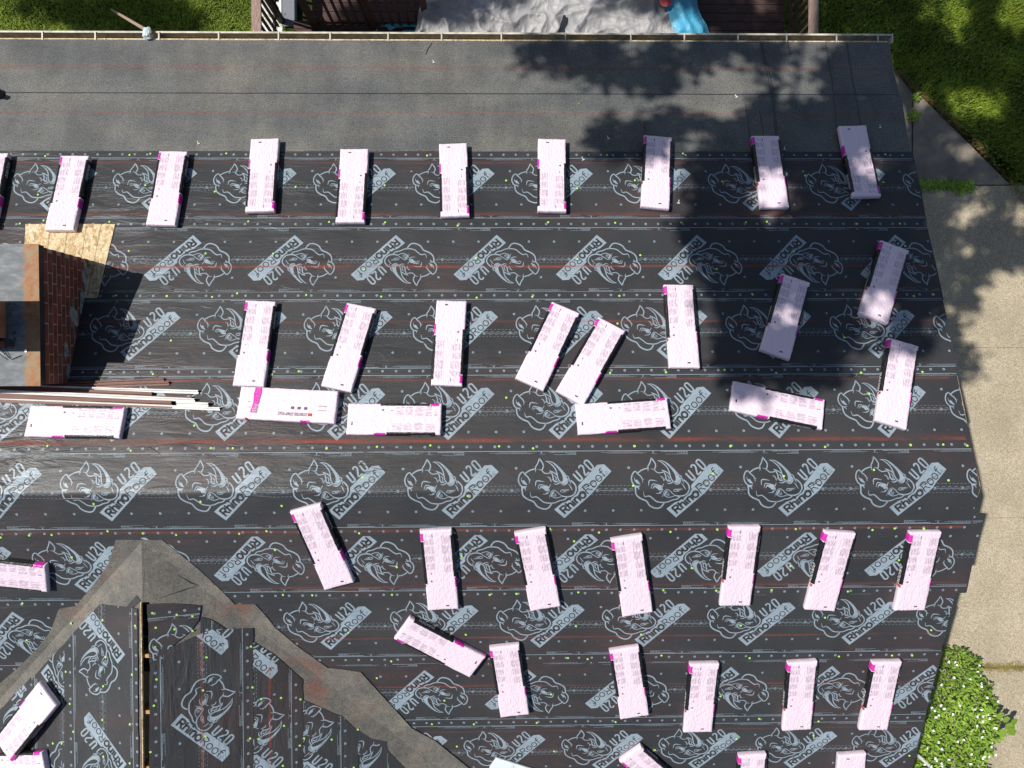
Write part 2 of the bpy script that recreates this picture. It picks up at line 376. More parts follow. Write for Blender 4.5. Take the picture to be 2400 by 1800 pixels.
def place_text(T, x, y, ang, width=None, height=None):
    xs = [p[0] for t in T for p in t]; ys = [p[1] for t in T for p in t]; x0, y0 = min(xs), min(ys)
    kx = width/(max(xs)-x0) if width else 1; ky = height/(max(ys)-y0) if height else kx
    ca, sa = math.cos(ang), math.sin(ang)
    return [[(x+(p[0]-x0)*kx*ca-(p[1]-y0)*ky*sa, y+(p[0]-x0)*kx*sa+(p[1]-y0)*ky*ca) for p in t] for t in T]
GLY = {'R': (.76, [[(.1,0),(.1,1)], [(.1,.92),(.42,.92),(.6,.84),(.63,.7),(.56,.55),(.4,.48),(.1,.48)], [(.36,.48),(.68,0)]]),
       'h': (.66, [[(.1,0),(.1,1)], [(.1,.5),(.22,.64),(.38,.66),(.5,.58),(.53,.42),(.53,0)]]), 'i': (.25, [[(.1,0),(.1,.7)], [(.1,.84),(.1,1)]]),
       'n': (.66, [[(.1,0),(.1,.7)], [(.1,.5),(.22,.64),(.38,.66),(.5,.58),(.53,.42),(.53,0)]]), 'f': (.5, [[(.2,0),(.2,.78),(.26,.92),(.38,.97),(.5,.95)], [(.02,.68),(.44,.68)]]),
       'o': (.76, [[(.36+.28*math.cos(a*math.tau/10), .345+.335*math.sin(a*math.tau/10)) for a in range(10)]])}
def word(body, p, q, height, wd):
    L = math.hypot(q[0]-p[0], q[1]-p[1]); ca, sa = (q[0]-p[0])/L, (q[1]-p[1])/L; tot = sum(GLY[c][0] for c in body); kx = L/tot; x = 0; out = []
    for c in body:
        adv, st = GLY[c]
        for pth in st:
            P_ = [((x+a)*kx, b*height) for a, b in pth]
            for qd in stroke(P_, wd, closed=(c == 'o'), smooth=len(pth) > 3): out.append([(p[0]+a*ca-b*sa, p[1]+a*sa+b*ca) for a, b in qd])
        x += adv
    return out
GAPT = word('Rhino', (zu(1058), zv(1070)), (zu(1440), zv(726)), .098, .0225)
GAPT += word('Roof', (zu(1440), zv(726)), (zu(1786), zv(408)), .096, .0105)
cx, cy = zu(1772), zv(372)
GAPT += [[(cx+.013*math.cos(a), cy+.013*math.sin(a)), (cx+.013*math.cos(b), cy+.013*math.sin(b)), (cx+.0105*math.cos(b), cy+.0105*math.sin(b)), (cx+.0105*math.cos(a), cy+.0105*math.sin(a))] for a, b in [(i*.6283, (i+1)*.6283) for i in range(10)]]
LW = zu(1865)

def rect(x0, y0, x1, y1): return [(x0, y0), (x1, y0), (x1, y1), (x0, y1)]
def circ(x, y, r=.0145):
    o = []
    for i in range(10):
        a, b = i*.6283, (i+1)*.6283
        o.append([(x+r*math.cos(a), y+r*math.sin(a)), (x+r*math.cos(b), y+r*math.sin(b)), (x+r*.6*math.cos(b), y+r*.6*math.sin(b)), (x+r*.6*math.cos(a), y+r*.6*math.sin(a))])
    o += [rect(x-r*.7, y-r*.14, x+r*.7, y+r*.14), rect(x-r*.14, y-r*.7, x+r*.14, y+r*.7)]
    return o
def words(x0, x1, y, h, rr):                 # a line of print too small to read: word-sized bars
    o = []; x = x0
    while x < x1:
        l = min(rr.uniform(.008, .03), x1-x); o.append(rect(x, y-h/2, x+l, y+h/2)); x += l+.005
    return o
def tile(P):
    rr = random.Random(3); o = []
    for v in (.465, -.465):
        for i in range(8): o += circ((i+.35)*P/8, v)
        o.append(rect(0, (v*.892)-.0028, P, (v*.892)+.0028))
    for sg in (1, -1):
        half = []
        half += words(.48*P, .72*P, -.404, .006, rr)
        half += words(.48*P, .68*P, -.376, .003, rr)+words(.48*P, .56*P, -.383, .003, rr)+words(.48*P, .58*P, -.390, .003, rr)
        half += words(.88*P, 1.2*P, -.388, .0024, rr)+words(.85*P, 1.26*P, -.396, .0024, rr)+words(.92*P, 1.18*P, -.404, .0024, rr)
        half += [[(.79*P-.008, -.406), (.79*P+.008, -.406), (.79*P+.004, -.392), (.79*P-.004, -.392)]]+words(.76*P, .81*P, -.383, .0025, rr)
        o += [[(x % (2*P) if False else x, y) for x, y in q] if sg == 1 else [(P-x, -y) for x, y in q] for q in half]
    for v in (.231, -.231):
        for i in (0, 1, 2, 3):
            x = (i+.93)*P/4 if v > 0 else (i+.38)*P/4
            x %= P
            inside = (.13 < x < .98*LW if v > 0 else .3 < x < .62) if not (v > 0 and x < .16) else False
            if not inside: o += circ(x, v, .014)
            xd = (x+P/8) % P
            if (xd > LW+.02) or v < 0 and (xd < .2 or xd > .66): o.append(rect(xd-.002, v-.002, xd+.002, v+.002))
    x0, x1 = LW-.17, P+.02
    o.append(rect(x0, -.002, x1, .002)); o += circ(x0+.01, 0, .0145)+circ(x0+.01+P/4, 0, .0145)
    for v, l, gp_, sh in ((.018, .036, .03, .02), (-.018, .036, .03, 0), (.042, .022, .02, .04), (-.042, .022, .02, -.05)):
        x = x0+sh
        while x < x1-.02: o.append(rect(x, v-.0012, x+l, v+.0012)); x += l+gp_
    return o
def clip(poly, reg):
    for i in range(len(reg)):
        a, b = reg[i], reg[(i+1) % len(reg)]; out = []
        if not poly: return poly
        ds = [(b[0]-a[0])*(p[1]-a[1])-(b[1]-a[1])*(p[0]-a[0]) for p in poly]
        if min(ds) >= 0: continue
        for j in range(len(poly)):
            p, q, d, e_ = poly[j], poly[(j+1) % len(poly)], ds[j], ds[(j+1) % len(poly)]
            if d >= 0: out.append(p)
            if d*e_ < 0:
                t = d/(d-e_); out.append((p[0]+(q[0]-p[0])*t, p[1]+(q[1]-p[1])*t))
        poly = out
    return poly
def ccw(P):
    a = sum(P[i][0]*P[(i+1) % len(P)][1]-P[(i+1) % len(P)][0]*P[i][1] for i in range(len(P)))
    return P if a > 0 else P[::-1]
TILES = {}
def print_on(sheet, tf, regs, place, h, along, P, n0, n1):
    """tf: (u, v) of the roll -> sheet plane (x, s); regs: convex outlines in that plane; place: plane point -> space"""
    regs = [ccw(r) for r in regs]
    if P not in TILES: TILES[P] = tile(P)
    def lay(polys, hh, v, f, m, mi):
        for q in polys:
            pq = [tf(*p) for p in q]
            for r in regs:
                c = clip(pq, r)
                if len(c) > 2:
                    b = len(v); c = ccw(c); vs = [place(x, s, hh) for x, s in c]
                    if (vs[1]-vs[0]).cross(vs[2]-vs[0]).z < 0: vs = vs[::-1]
                    v += vs; f.append(tuple(range(b, b+len(c)))); m.append(mi)
    mv, mf, mm = [], [], []
    for n in range(n0, n1):
        v, f, m = [], [], []
        lay([[(x+n*P, y) for x, y in q] for q in LOGO], h+.0012, v, f, m, 0)
        if f and len(f) < .3*len(LOGO):
            lay([[(x+n*P, y) for x, y in q] for q in GAPT], h+.002, v, f, m, 1)
            b = len(mv); mv += v; mf += [tuple(i+b for i in q) for q in f]; mm += m
        elif f:
            lay([[(x+n*P, y) for x, y in q] for q in GAPT], h+.002, v, f, m, 1)
            nf = len(f); eo = mesh_obj('printed_emblem', v, f, [INK[along], UND[along]], sheet, m)
            if nf < .9*(len(LOGO)+len(GAPT)): eo['kind'] = 'stuff'
        lay([[(x+n*P, y) for x, y in q] for q in TILES[P]], h+.0009, mv, mf, mm, 0)
    if mf: tag(mesh_obj('printed_marks', mv, mf, [INK[along], UND[along]], sheet, mm), kind='stuff')

# ------------------------------------------------------------------ the house: deck, felt, underlayment
house = empty('house', (0, 0, 0), label='house with gable roof covered in black printed underlayment, no shingles yet', cat='house')
def slab(name, quad, mat, th=.02):
    n = len(quad); q = [Vector(p) for p in quad]; nrm = (q[1]-q[0]).cross(q[2]-q[0]).normalized()
    if nrm.z < 0: nrm = -nrm
    v = q+[p-nrm*th for p in q]
    return mesh_obj(name, v, [tuple(range(n)), tuple(reversed(range(n, 2*n)))]+[(i, i+n, (i+1) % n+n, (i+1) % n) for i in range(n)], mat, house)
dh = -.004
slab('roof_deck', [M(XL, 0, dh), M(RAKE, 0, dh), M(RAKE, EAVE, dh), M(XL, EAVE, dh)], OSB)
sa = (YA-YR)/CS
xb = XC+(-EAVE-sa)*-CS
slab('roof_deck', [M(XC-.1, -.001, dh), M(RAKE, -.001, dh), M(RAKE, -EAVE, dh), M(xb, -EAVE, dh), M(XC, sa, dh)], OSB)
slab('roof_deck', [M(XL, -.001, dh), M(XC-.1, -.001, dh), M(XC, sa, dh), M(XL, sa-(XC-XL)/CS, dh)], OSB)
GR, GL = G(1), G(-1)
SL = at_gable(343, 1410, 1)[0]
slab('roof_deck', [GR(SL, .066, .026), GR(SL, SL/CS-.05, .026), GR(4.8, 4.8/CS-.05, .026), GR(8, 4.8/CS, .026), GR(8, .066, .026)], OSB)
slab('roof_deck', [GL(SL, .018, .026), GL(SL, SL/CS-.05, .026), GL(5.3, 5.3/CS-.05, .026), GL(8, 5.3/CS, .026), GL(8, .018, .026)], OSB)
for a0 in range(12):                          # rafters seen through the open ridge slot
    y = at_gable(343, 1538, 1)[0]+.61*(a0-1)
    mb = MB(); mb.box((XC-.07, YA-y-.019, ZX-.30), (XC+.1, YA-y+.019, ZX-.012)); mb.build('rafter', LUMBER, house)
mb = MB(); mb.box((XC-3.2, YA-8, .2), (XC+3.2, YA-3.9, .3)); mb.build('attic_floor', DARKIN, house)
mb = MB()                                     # walls under the eaves
mb.box((XL, YR-5.1, 0), (4.75, YR+5.15, 2.6)); mb.build('wall', SIDING, house)
mb = MB(); mb.add([Vector((4.75, YR-5.1, 2.6)), Vector((4.75, YR+5.15, 2.6)), Vector((4.75, YR, ZR-.12))], [(0, 1, 2)]); mb.build('gable_wall', SIDING, house)
mb = MB(); mb.box((XC-3, YA-7.6, 0), (XC+3, YA-4.2, 2.5)); mb.build('wall', SIDING, house)
for s0, s1 in ((0.001, EAVE), (-.001, -EAVE)):
    v = [M(RAKE-.002, s0, -.025), M(RAKE-.002, s1, -.025), M(RAKE-.002, s1, -.18), M(RAKE-.002, s0, -.18)]
    v += [p-Vector((.03, 0, 0)) for p in v]
    mesh_obj('rake_board', v, [(0, 1, 2, 3), (7, 6, 5, 4), (0, 4, 5, 1), (2, 6, 7, 3)], LUMBER, house)

def grid_sheet(name, x0, x1, s0, s1, h, mat, nx=60, wav=.006, seed=0):
    rr = random.Random(seed); v, f = [], []
    ss = [s0, s0+.02, (s0+s1)/2, s1-.02, s1]
    if s0 < 0 < s1: ss = [s0, s0+.02, -.03, 0, .03, s1-.02, s1]
    for i in range(nx+1):
        for j, s in enumerate(ss):
            x = x0+(x1-x0)*i/nx
            if i == nx: x += .02*math.sin(s*9+seed)*.5+rr.uniform(-.006, .006)
            ds = wav*noise.noise(Vector((x*1.7, seed*3.1, 0)))+wav*.5*noise.noise(Vector((x*7, seed, 0))) if j in (0, len(ss)-1) else 0
            lift = .0035*max(0, noise.noise(Vector((x*2.3, s*2, seed)))) if j in (0, len(ss)-1) else 0
            v.append(M(x, s+ds, h+lift))
    m = len(ss)
    for i in range(nx):
        for j in range(m-1): f.append((i*m+j, (i+1)*m+j, (i+1)*m+j+1, i*m+j+1))
    return mesh_obj(name, v, f, mat, house, smooth=True)
grid_sheet('felt_sheet', XL, 5.11, 4.98, 5.86, .001, FELT, seed=31)
o = grid_sheet('felt_sheet', XL, 5.115, 4.0, 5.025, .005, FELT, seed=32, wav=.004)
v = []  # thin dark strip along the lap of the two felt sheets
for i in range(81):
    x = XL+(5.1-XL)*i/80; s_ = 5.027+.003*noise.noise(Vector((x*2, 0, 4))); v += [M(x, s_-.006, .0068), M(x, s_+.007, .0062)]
mesh_obj('seam_strip', v, [(2*i, 2*i+2, 2*i+3, 2*i+1) for i in range(80)], BLACKM, house)
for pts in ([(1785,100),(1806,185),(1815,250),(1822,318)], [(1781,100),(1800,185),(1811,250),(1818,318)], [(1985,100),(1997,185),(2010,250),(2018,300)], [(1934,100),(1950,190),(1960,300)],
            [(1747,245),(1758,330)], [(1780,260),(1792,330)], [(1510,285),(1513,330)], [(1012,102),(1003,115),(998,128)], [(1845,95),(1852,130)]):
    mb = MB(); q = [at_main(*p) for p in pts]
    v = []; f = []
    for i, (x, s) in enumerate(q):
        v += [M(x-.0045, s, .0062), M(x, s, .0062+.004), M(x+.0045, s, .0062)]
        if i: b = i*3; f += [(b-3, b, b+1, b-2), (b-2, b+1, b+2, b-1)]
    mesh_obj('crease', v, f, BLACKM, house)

nails = []
NAILM = simple('green_cap_nail', (.42, .82, .10), .45, .4, .05)
mb = MB(); n = 12
mb.v = [Vector((.0125*math.cos(i*math.tau/n), .0125*math.sin(i*math.tau/n), 0)) for i in range(n)]+[Vector((.0105*math.cos(i*math.tau/n), .0105*math.sin(i*math.tau/n), .003)) for i in range(n)]+[Vector((.004*math.cos(i*math.tau/n), .004*math.sin(i*math.tau/n), .0015)) for i in range(n)]
mb.f = [(i, (i+1) % n, (i+1) % n+n, i+n) for i in range(n)]+[(i+n, (i+1) % n+n, (i+1) % n+2*n, i+2*n) for i in range(n)]+[tuple(range(2*n, 3*n))]
mb.m = [0]*(2*n)+[1]
nail0 = mb.build('cap_nail', [NAILM, simple('nail_head', (.3, .42, .18), .4, .5)]); nail_mesh = nail0.data; bpy.data.objects.remove(nail0)
def nail(pos, nrm, parent):
    o = bpy.data.objects.new('cap_nail', nail_mesh); C.objects.link(o); o.parent = parent
    o.location = pos+nrm*.0012; o.rotation_euler = nrm.to_track_quat('Z', 'Y').to_euler(); nails.append(o)
NU, ND = Vector((0, SN, CS)), Vector((0, -SN, CS))

rows = [  # s centre, s from, s to, x from, x to, turned half round, X of a roll origin, pitch, height, seed
    (3.658, 3.14, 4.171, XL, 5.12, 0, -5.85, 1.198, .009, 1),
    (2.696, 2.17, 3.218, XL, 5.115, 1, -1.729+LW, 1.186, .013, 2),
    (1.771, 1.25, 2.279, XL, 5.115, 0, -3.409, 1.194, .017, 3),
    (.856, .33, 1.343, XL, 5.098, 0, -1.062, 1.193, .021, 4),
    (-.005, -.525, .507, XL, 5.09, 0, -4.609, 1.197, .027, 5),
    (-.814, -1.32, -.30, XC, 5.22, 1, -1.571+.612, 1.193, .021, 6),
    (-1.70, -2.225, -1.18, XC+.1, 5.115, 0, -1.253, 1.194, .017, 7),
    (-2.64, -3.155, -2.12, XC+.9, 5.12, 1, -.208+LW, 1.191, .013, 8),
    (-3.578, -4.09, -3.06, XC+1.8, 5.12, 0, -.466, 1.188, .009, 9),
    (-4.5, -5.02, -3.99, XC+2.7, 5.10, 1, -.3, 1.19, .006, 10),
    (-5.4, -5.9, -4.92, XC+3.6, 5.10, 0, -.8, 1.19, .003, 11),
    (-.90, -1.41, -.38, XL, XC, 0, at_main(77.8, 1305)[0], 1.194, .020, 12),
    (-1.78, -2.30, -1.26, XL, XC-.1, 1, at_main(130, 1490)[0]+.1, 1.194, .016, 13),
    (-2.66, -3.18, -2.15, XL, XC-.9, 0, -7, 1.194, .012, 14),
]
rn = random.Random(11)
for sc_, s0, s1, x0, x1, rot, xo, P, h, sd in rows:
    sh = grid_sheet('underlayment_sheet', x0, x1, s0, s1, h, UND['x'], seed=sd)
    if rot: tf = lambda u, v, xo=xo, sc_=sc_: (xo-u, sc_-v)
    else: tf = lambda u, v, xo=xo, sc_=sc_: (xo+u, sc_+v)
    xe = x1-.012
    regs = [[(x0, s0+.004), (xe, s0+.004), (xe, s1-.004), (x0, s1-.004)]]
    if s0 < 0 < s1:
        regs = [[(x0, s0+.004), (xe, s0+.004), (xe, -.03), (x0, -.03)], [(x0, -.03), (xe, -.03), (xe, 0), (x0, 0)],
                [(x0, 0), (xe, 0), (xe, .03), (x0, .03)], [(x0, .03), (xe, .03), (xe, s1-.004), (x0, s1-.004)]]
    ns = sorted([(xo-x0)/P, (xo-x1)/P] if rot else [(x0-xo)/P, (x1-xo)/P])
    print_on(sh, tf, regs, M, h, 'x', P, math.floor(ns[0])-1, math.ceil(ns[1])+1)
    if sd in (10, 11, 14): continue
    # cap nails: along the lap and through the middle of the roll
    lap = [s1-.045] if s0 >= 0 else ([s1-.045, s0+.045] if s1 > 0 else [s0+.045])
    xa = max(x0+.2, -5.75); xbn = min(x1, 5.05)
    for sl_ in lap:
        x = xa+rn.uniform(0, .5)
        while x < xbn:
            s = sl_+rn.gauss(0, .014); nail(M(x, s, h), NU if s > 0 else ND, sh); x += rn.choice((.58, .74, .88, 1.02, .3))+rn.uniform(-.08, .08)
    x = xa+rn.uniform(0, .6)
    while x < xbn:
        s = sc_+rn.choice((0, .03, -.06, .1, -.12, .17))+rn.gauss(0, .02)
        if abs(s) > .03 and not (s1 > 0 and s < -.2 and s0 > -.1): nail(M(x, s, h), NU if s > 0 else ND, sh)
        x += rn.uniform(.7, 1.35)
print('nails main', len(nails))

# bare strand board beside the chimney
def main_poly(name, pts, h, mat, parent=house, n_sub=1, conv=True):
    q = [at_main(*p) for p in pts] if conv else pts
    v = [M(x, s, h) for x, s in q]; return mesh_obj(name, v, [tuple(range(len(v)))] if v else [], mat, parent)
cuts = [(62, 57), (120, 110), (161, 152), (204, 194), (240, 228)]
top = [62, 121.5, 162.5, 205.5, 240, 272]; bot = [54, 98, 137, 178, 205, 231]
for i in range(5):
    a, b = top[i]+(.5 if i else 0), top[i+1]-.5; c, d = bot[i]+(.5 if i else 0), bot[i+1]-.5
    main_poly('sheathing_board', [(a, 527), (b, 527), (d, 700), (c, 700)], .0185, OSB)
mb = MB(); q = [at_main(*p) for p in ((60, 527), (273, 527), (231, 701), (52, 701))]; mesh_obj('sheathing_gap', [M(x, s, .0172) for x, s in q], [(3, 2, 1, 0)], BLACKM, house)

# chalk lines
def chalk(pts, wd, st, h, name='chalk_line'):
    v, f, uvs = [], [], []
    for i, (x, s) in enumerate(pts):
        v += [M(x, s-wd/2, h), M(x, s+wd/2, h)]
        if i: b = 2*i; f.append((b-2, b, b+1, b-1)); uvs += [(0, 0), (1, 0), (1, 1), (0, 1)]
    o = mesh_obj(name, v, f, CHALK, house); l = o.data.uv_layers.new(name='UVMap')
    for i, u in enumerate(uvs): l.data[i].uv = u
    o['strength'] = float(st); return o
for y, wd, st, x0, x1, h in ((160, .10, .55, -9, 5.05, .0075), (266, .09, .5, -9, 5.05, .0075), (383, .07, .45, -9, 5, .0115), (503, .09, .5, -9, 4.9, .0115), (626, .075, .95, -9, 5.05, .0155),
                          (755, .06, .6, -9, 5, .0195), (891, .06, .6, -9, 5, .0235), (1034, .15, .8, -9, 5.04, .0235), (1239, .07, .6, -9, 5, .0295), (1371, .06, .5, -3, 5.1, .0235),
                          (1491, .045, .8, -3, 5, .0195), (1605, .045, .6, -1.8, 5, .0155), (1712, .04, .4, -1, 5, .0115)):
    s = at_main(1200, y)[1]; chalk([(x0+(x1-x0)*i/12, s+.004*math.sin(i*1.7+y)) for i in range(13)], wd, st, h)
# valley membrane, then the sheets of the cross gable over it
rp = [(275,1262),(383,1263),(430,1300),(466.5,1330),(512,1372),(553,1413),(600,1413),(625,1440),(647,1468),(700,1512),(770,1562),(800,1565),(847,1572),(883,1612),(930,1663),(966,1703),(1020,1732),(1104,1800),(1190,1870)]
q = [at_main(*p) for p in rp]
val = lambda x, sd: ((YA-abs(x-XC)-.05)-YR)/CS
q2 = q[1:]+[(x, val(x, 1)) for x in (1.0, 0, -1, -2, -3, XC)]+[q[0]]
def ngon(name, P, place, h, mat, parent, skirt=0):
    P = ccw(P); tr = geometry.tessellate_polygon([[Vector((x, y, 0)) for x, y in P]])
    v = [place(x, s, h) for x, s in P]; f = []
    for t in tr:
        a, b, c = t
        f.append(t if (v[b]-v[a]).cross(v[c]-v[a]).z > 0 else t[::-1])
    if skirt:
        n = len(v); v += [place(x, s, h-skirt) for x, s in P]; f += [(i, i+n, (i+1) % n+n, (i+1) % n) for i in range(n)]
    return mesh_obj(name, v, f, mat, parent)
ngon('valley_membrane', q2, M, .030, MEMB, house, .012)
lp = [(275,1262),(257,1319),(220,1370),(181,1417),(141,1424),(123,1475),(90,1516),(54,1554),(0,1601),(-80,1670),(-160,1740)]
q3 = [at_main(*p) for p in lp]
q3 = q3+[(x, val(x, -1)) for x in (-6.9, -6, -5, -4.4, XC)]
ngon('valley_membrane', q3, M, .031, MEMB, house, .012)
ngon('valley_membrane', [(-.02, 0), (-.02, .02), (3.6, 3.86), (5.3, 5.65), (5.3, .068), (SL, .068), (SL-.004, 0)], GR, .029, MEMB, house)
ngon('valley_membrane', [(-.02, 0), (-.02, .02), (3.6, 3.86), (5.3, 5.65), (5.3, .03), (SL, .03), (SL-.004, 0)], GL, .029, MEMB, house)
def gable_sheet(pts, side, ux, tc_px, u0_px, h, seed, nn=26):
    """ux: 'down', 'up' or 'flat': the way the roll runs; tc_px: photo point on its middle line, u0_px: photo point where a print starts"""
    g = GR if side > 0 else GL
    q = [at_gable(x, y, side) for x, y in pts]
    v0 = len(q); rr = random.Random(seed); qq = []
    for i in range(v0):                        # slightly ragged cuts
        a, b = q[i], q[(i+1) % v0]; k_ = max(1, int(math.hypot(b[0]-a[0], b[1]-a[1])/.09))
        for j in range(k_):
            t = j/k_; r_ = 0 if j == 0 else .005
            qq.append((a[0]+(b[0]-a[0])*t+rr.uniform(-r_, r_), a[1]+(b[1]-a[1])*t+rr.uniform(-r_, r_)))
    al = 'y' if ux != 'flat' else 'x'
    sh = ngon('underlayment_sheet', qq, g, h, UND[al], house)
    tc = at_gable(*tc_px, side); u0 = at_gable(*u0_px, side)
    if ux == 'down': tf = lambda u, v: (u0[0]+u, tc[1]+side*v)
    elif ux == 'up': tf = lambda u, v: (u0[0]-u, tc[1]-side*v)
    else: tf = lambda u, v: (tc[0]-v, u0[1]+u)
    print_on(sh, tf, [q], g, h, al, 1.194, -4, 5)
    nr = Vector((side*SN, 0, CS))
    return sh, g, nr
shs = []
sh, g, nr = gable_sheet([(834,1705),(869,1728),(905,1735),(907,1753),(952,1800),(1010,1870),(1010,1960),(834,1960)], 1, 'down', (832,1750), (832,1700), 0.0325, 21)
sh, g, nr = gable_sheet([(707,1637),(750,1655),(800,1675),(838,1712),(838,1960),(703,1960)], 1, 'down', (712,1750), (712,1655), 0.0355, 22); shs.append((sh, g, nr, 1, (709, 836), (1690, 1800)))
sh, g, nr = gable_sheet([(593,1500),(640,1530),(709,1590),(711,1960),(588,1960)], 1, 'down', (593,1700), (593,1636), 0.0385, 23); shs.append((sh, g, nr, 1, (600, 708), (1600, 1800)))
sh, g, nr = gable_sheet([(471,1443),(495,1449),(530,1472),(535,1500),(468,1500)], 1, 'down', (593,1700), (593,1636), 0.0400, 28)
sh, g, nr = gable_sheet([(346,1413),(408,1412),(471,1417),(467,1450),(448,1475),(400,1514),(352,1552)], 1, 'flat', (400,1531), (351,1507), 0.0445, 24); shs.append((sh, g, nr, 1, (352, 460), (1415, 1480)))
sh, g, nr = gable_sheet([(352,1548),(400,1514),(463,1486),(500,1472),(593,1469),(595,1960),(350,1960)], 1, 'down', (475.6,1650), (475.6,1580), 0.0415, 25); shs.append((sh, g, nr, 1, (356, 590), (1500, 1800)))
sh, g, nr = gable_sheet([(78,1585),(78,1960),(-80,1960),(-80,1760),(-60,1730)], -1, 'up', (60,1650), (60,1760), 0.0325, 27)
sh, g, nr = gable_sheet([(168,1493),(168,1960),(52,1960),(52,1645),(88,1580)], -1, 'down', (154,1650), (154,1480), 0.0365, 26); shs.append((sh, g, nr, -1, (80, 160), (1610, 1800)))
sh, g, nr = gable_sheet([(242,1413),(329,1424),(333,1960),(157,1960),(159,1504),(205,1452)], -1, 'up', (248,1600), (248,1627), 0.0405, 29); shs.append((sh, g, nr, -1, (165, 326), (1440, 1800)))
hs = {0: .0355, 1: .0385, 2: .0445, 3: .0415, 4: .0365, 5: .0405}
for i, (sh, g, nr, side, xr, yr) in enumerate(shs):
    for col in (xr[0]+5, (xr[0]+xr[1])/2+8, xr[1]-6):
        y = yr[0]+rn.uniform(10, 40)
        while y < yr[1]:
            a, t = at_gable(col+rn.gauss(0, 5), y, side); nail(g(a, t, hs[i]), nr, sh); y += rn.uniform(55, 120) if i != 2 else 34
def seam(pts, place, conv, h, wd=.007, hh=.006, mat=None, name='crease'):
    v, f = [], []; q = [conv(*p) for p in pts]
    for i, (x, s) in enumerate(q):
        a, b = q[max(0, i-1)], q[min(len(q)-1, i+1)]; dx, ds = b[0]-a[0], b[1]-a[1]; l = math.hypot(dx, ds); nx_, ns_ = -ds/l*wd, dx/l*wd
        e_ = .15 if i in (0, len(q)-1) else 1
        v += [place(x-nx_*e_, s-ns_*e_, h), place(x, s, h+hh*e_), place(x+nx_*e_, s+ns_*e_, h)]
        if i: k_ = 3*i; f += [(k_-3, k_, k_+1, k_-2), (k_-2, k_+1, k_+2, k_-1)]
    return mesh_obj(name, v, f, mat or UND['x'], house, smooth=True)
z7 = lambda L: [(x/2.765, 1200+y/2.765) for x, y in L]
gR = lambda x, y: at_gable(x, y, 1)
for L in ([(1290,472),(1180,505),(1010,562)], [(1290,472),(1240,455),(1150,400)], [(1210,520),(1110,590)], [(935,190),(940,400),(938,560)]):
    seam(z7(L), GR, gR, .0295, .006, .007, BLACKM if L[0][0] == 1290 else MEMB)
rf = random.Random(77)
for pts, h in (([(332,1047),(355,1052),(380,1066)], .027), ([(300,868),(318,874),(336,886)], .021), ([(395,692),(412,690),(428,687)], .017), ([(345,1146),(380,1142),(420,1141)], .027), ([(470,730),(420,722),(380,724)], .017), ([(300,905),(330,912)], .021),
               ([(70,690),(40,700)], .017), ([(560,520),(500,517),(440,516)], .013), ([(640,742),(600,735)], .017), ([(500,1043),(440,1041),(370,1045)], .027), ([(660,1165),(600,1160),(560,1163)], .0265), ([(120,1170),(180,1166),(240,1168)], .0265)):
    seam(pts, M, at_main, h+.0005, .012, .011)
for i in range(46):                             # pulls in the loose sheets
    px, py = rf.uniform(220, 1000), rf.choice((rf.uniform(380, 520), rf.uniform(640, 740), rf.uniform(800, 900), rf.uniform(1050, 1130)))
    hh_ = .0095 if py < 516 else .0135 if py < 685 else .0175 if py < 866 else .0215 if py < 1038 else .0275
    l = rf.uniform(30, 90); a = rf.gauss(0, .12); seam([(px+l*t*math.cos(a), py+l*t*math.sin(a)+2*math.sin(t*3)) for t in (0, .35, .7, 1)], M, at_main, hh_, rf.uniform(.004, .009), rf.uniform(.002, .005))
mb = MB(); q = [at_gable(*p, -1) for p in ((300,1424),(325,1393),(333,1406),(316,1424))]
ngon('patch', q, GL, .035, UND['y'], house)
for xx, st in ((474, .7), (633, .7)):
    t = at_gable(xx, 1700, 1)[1]; a0 = at_gable(xx, 1480 if xx < 500 else 1560, 1)[0]
    v, f = [], []
    for i in range(9): v += [GR(a0+i*.35, t-.04, .0445 if xx < 500 else .0415), GR(a0+i*.35, t+.04, .0445 if xx < 500 else .0415)]
    f = [(2*i, 2*i+1, 2*i+3, 2*i+2) for i in range(8)]
    o = mesh_obj('chalk_line', v, f, CHALK, house); l = o.data.uv_layers.new(name='UVMap')
    for i in range(8):
        for j, u in enumerate(((0, 0), (0, 1), (1, 1), (1, 0))): l.data[i*4+j].uv = u
    o['strength'] = st
print('nails', len(nails))

# gutter
mb = MB(); Ye = M(0, EAVE, 0).y; Ze = M(0, EAVE, 0).z
prof = [(Ye-.012, Ze-.02), (Ye-.012, Ze-.115), (Ye+.062, Ze-.115), (Ye+.088, Ze-.055), (Ye+.093, Ze-.012), (Ye+.093, Ze-.004), (Ye+.070, Ze-.004), (Ye+.070, Ze-.008), (Ye+.090, Ze-.009)]
x0, x1 = XL, 5.17
gut = None
mb.v = [Vector((x, y, z)) for x in (x0, x1) for y, z in prof]; n = len(prof)
mb.f = [(i, i+1, i+1+n, i+n) for i in range(n-1)]; mb.m = [1, 1, 1, 1, 0, 0, 0, 0]
gut = mb.build('gutter', [LIP, simple('gutter_inside', (.4, .35, .25), .7, .3, .35, 14, .3)], house)
mb = MB(); mb.box((x1, Ye-.02, Ze-.118), (x1+.006, Ye+.1, Ze)); mb.build('end_cap', WHITEM, gut)
for px in (100, 224, 373, 513, 653, 774, 909.6, 1035, 1175, 1325, 1478, 1603.6, 1729, 1843, 1960, 2057):
    X = at_z(px, 90, Ze).x; mb = MB(); mb.box((X-.009, Ye-.03, Ze+.006), (X+.009, Ye+.082, Ze+.011)); mb.box((X-.009, Ye+.072, Ze-.001), (X+.009, Ye+.08, Ze+.0059)); mb.build('hanger', CREAM, gut)
v, f = [], []
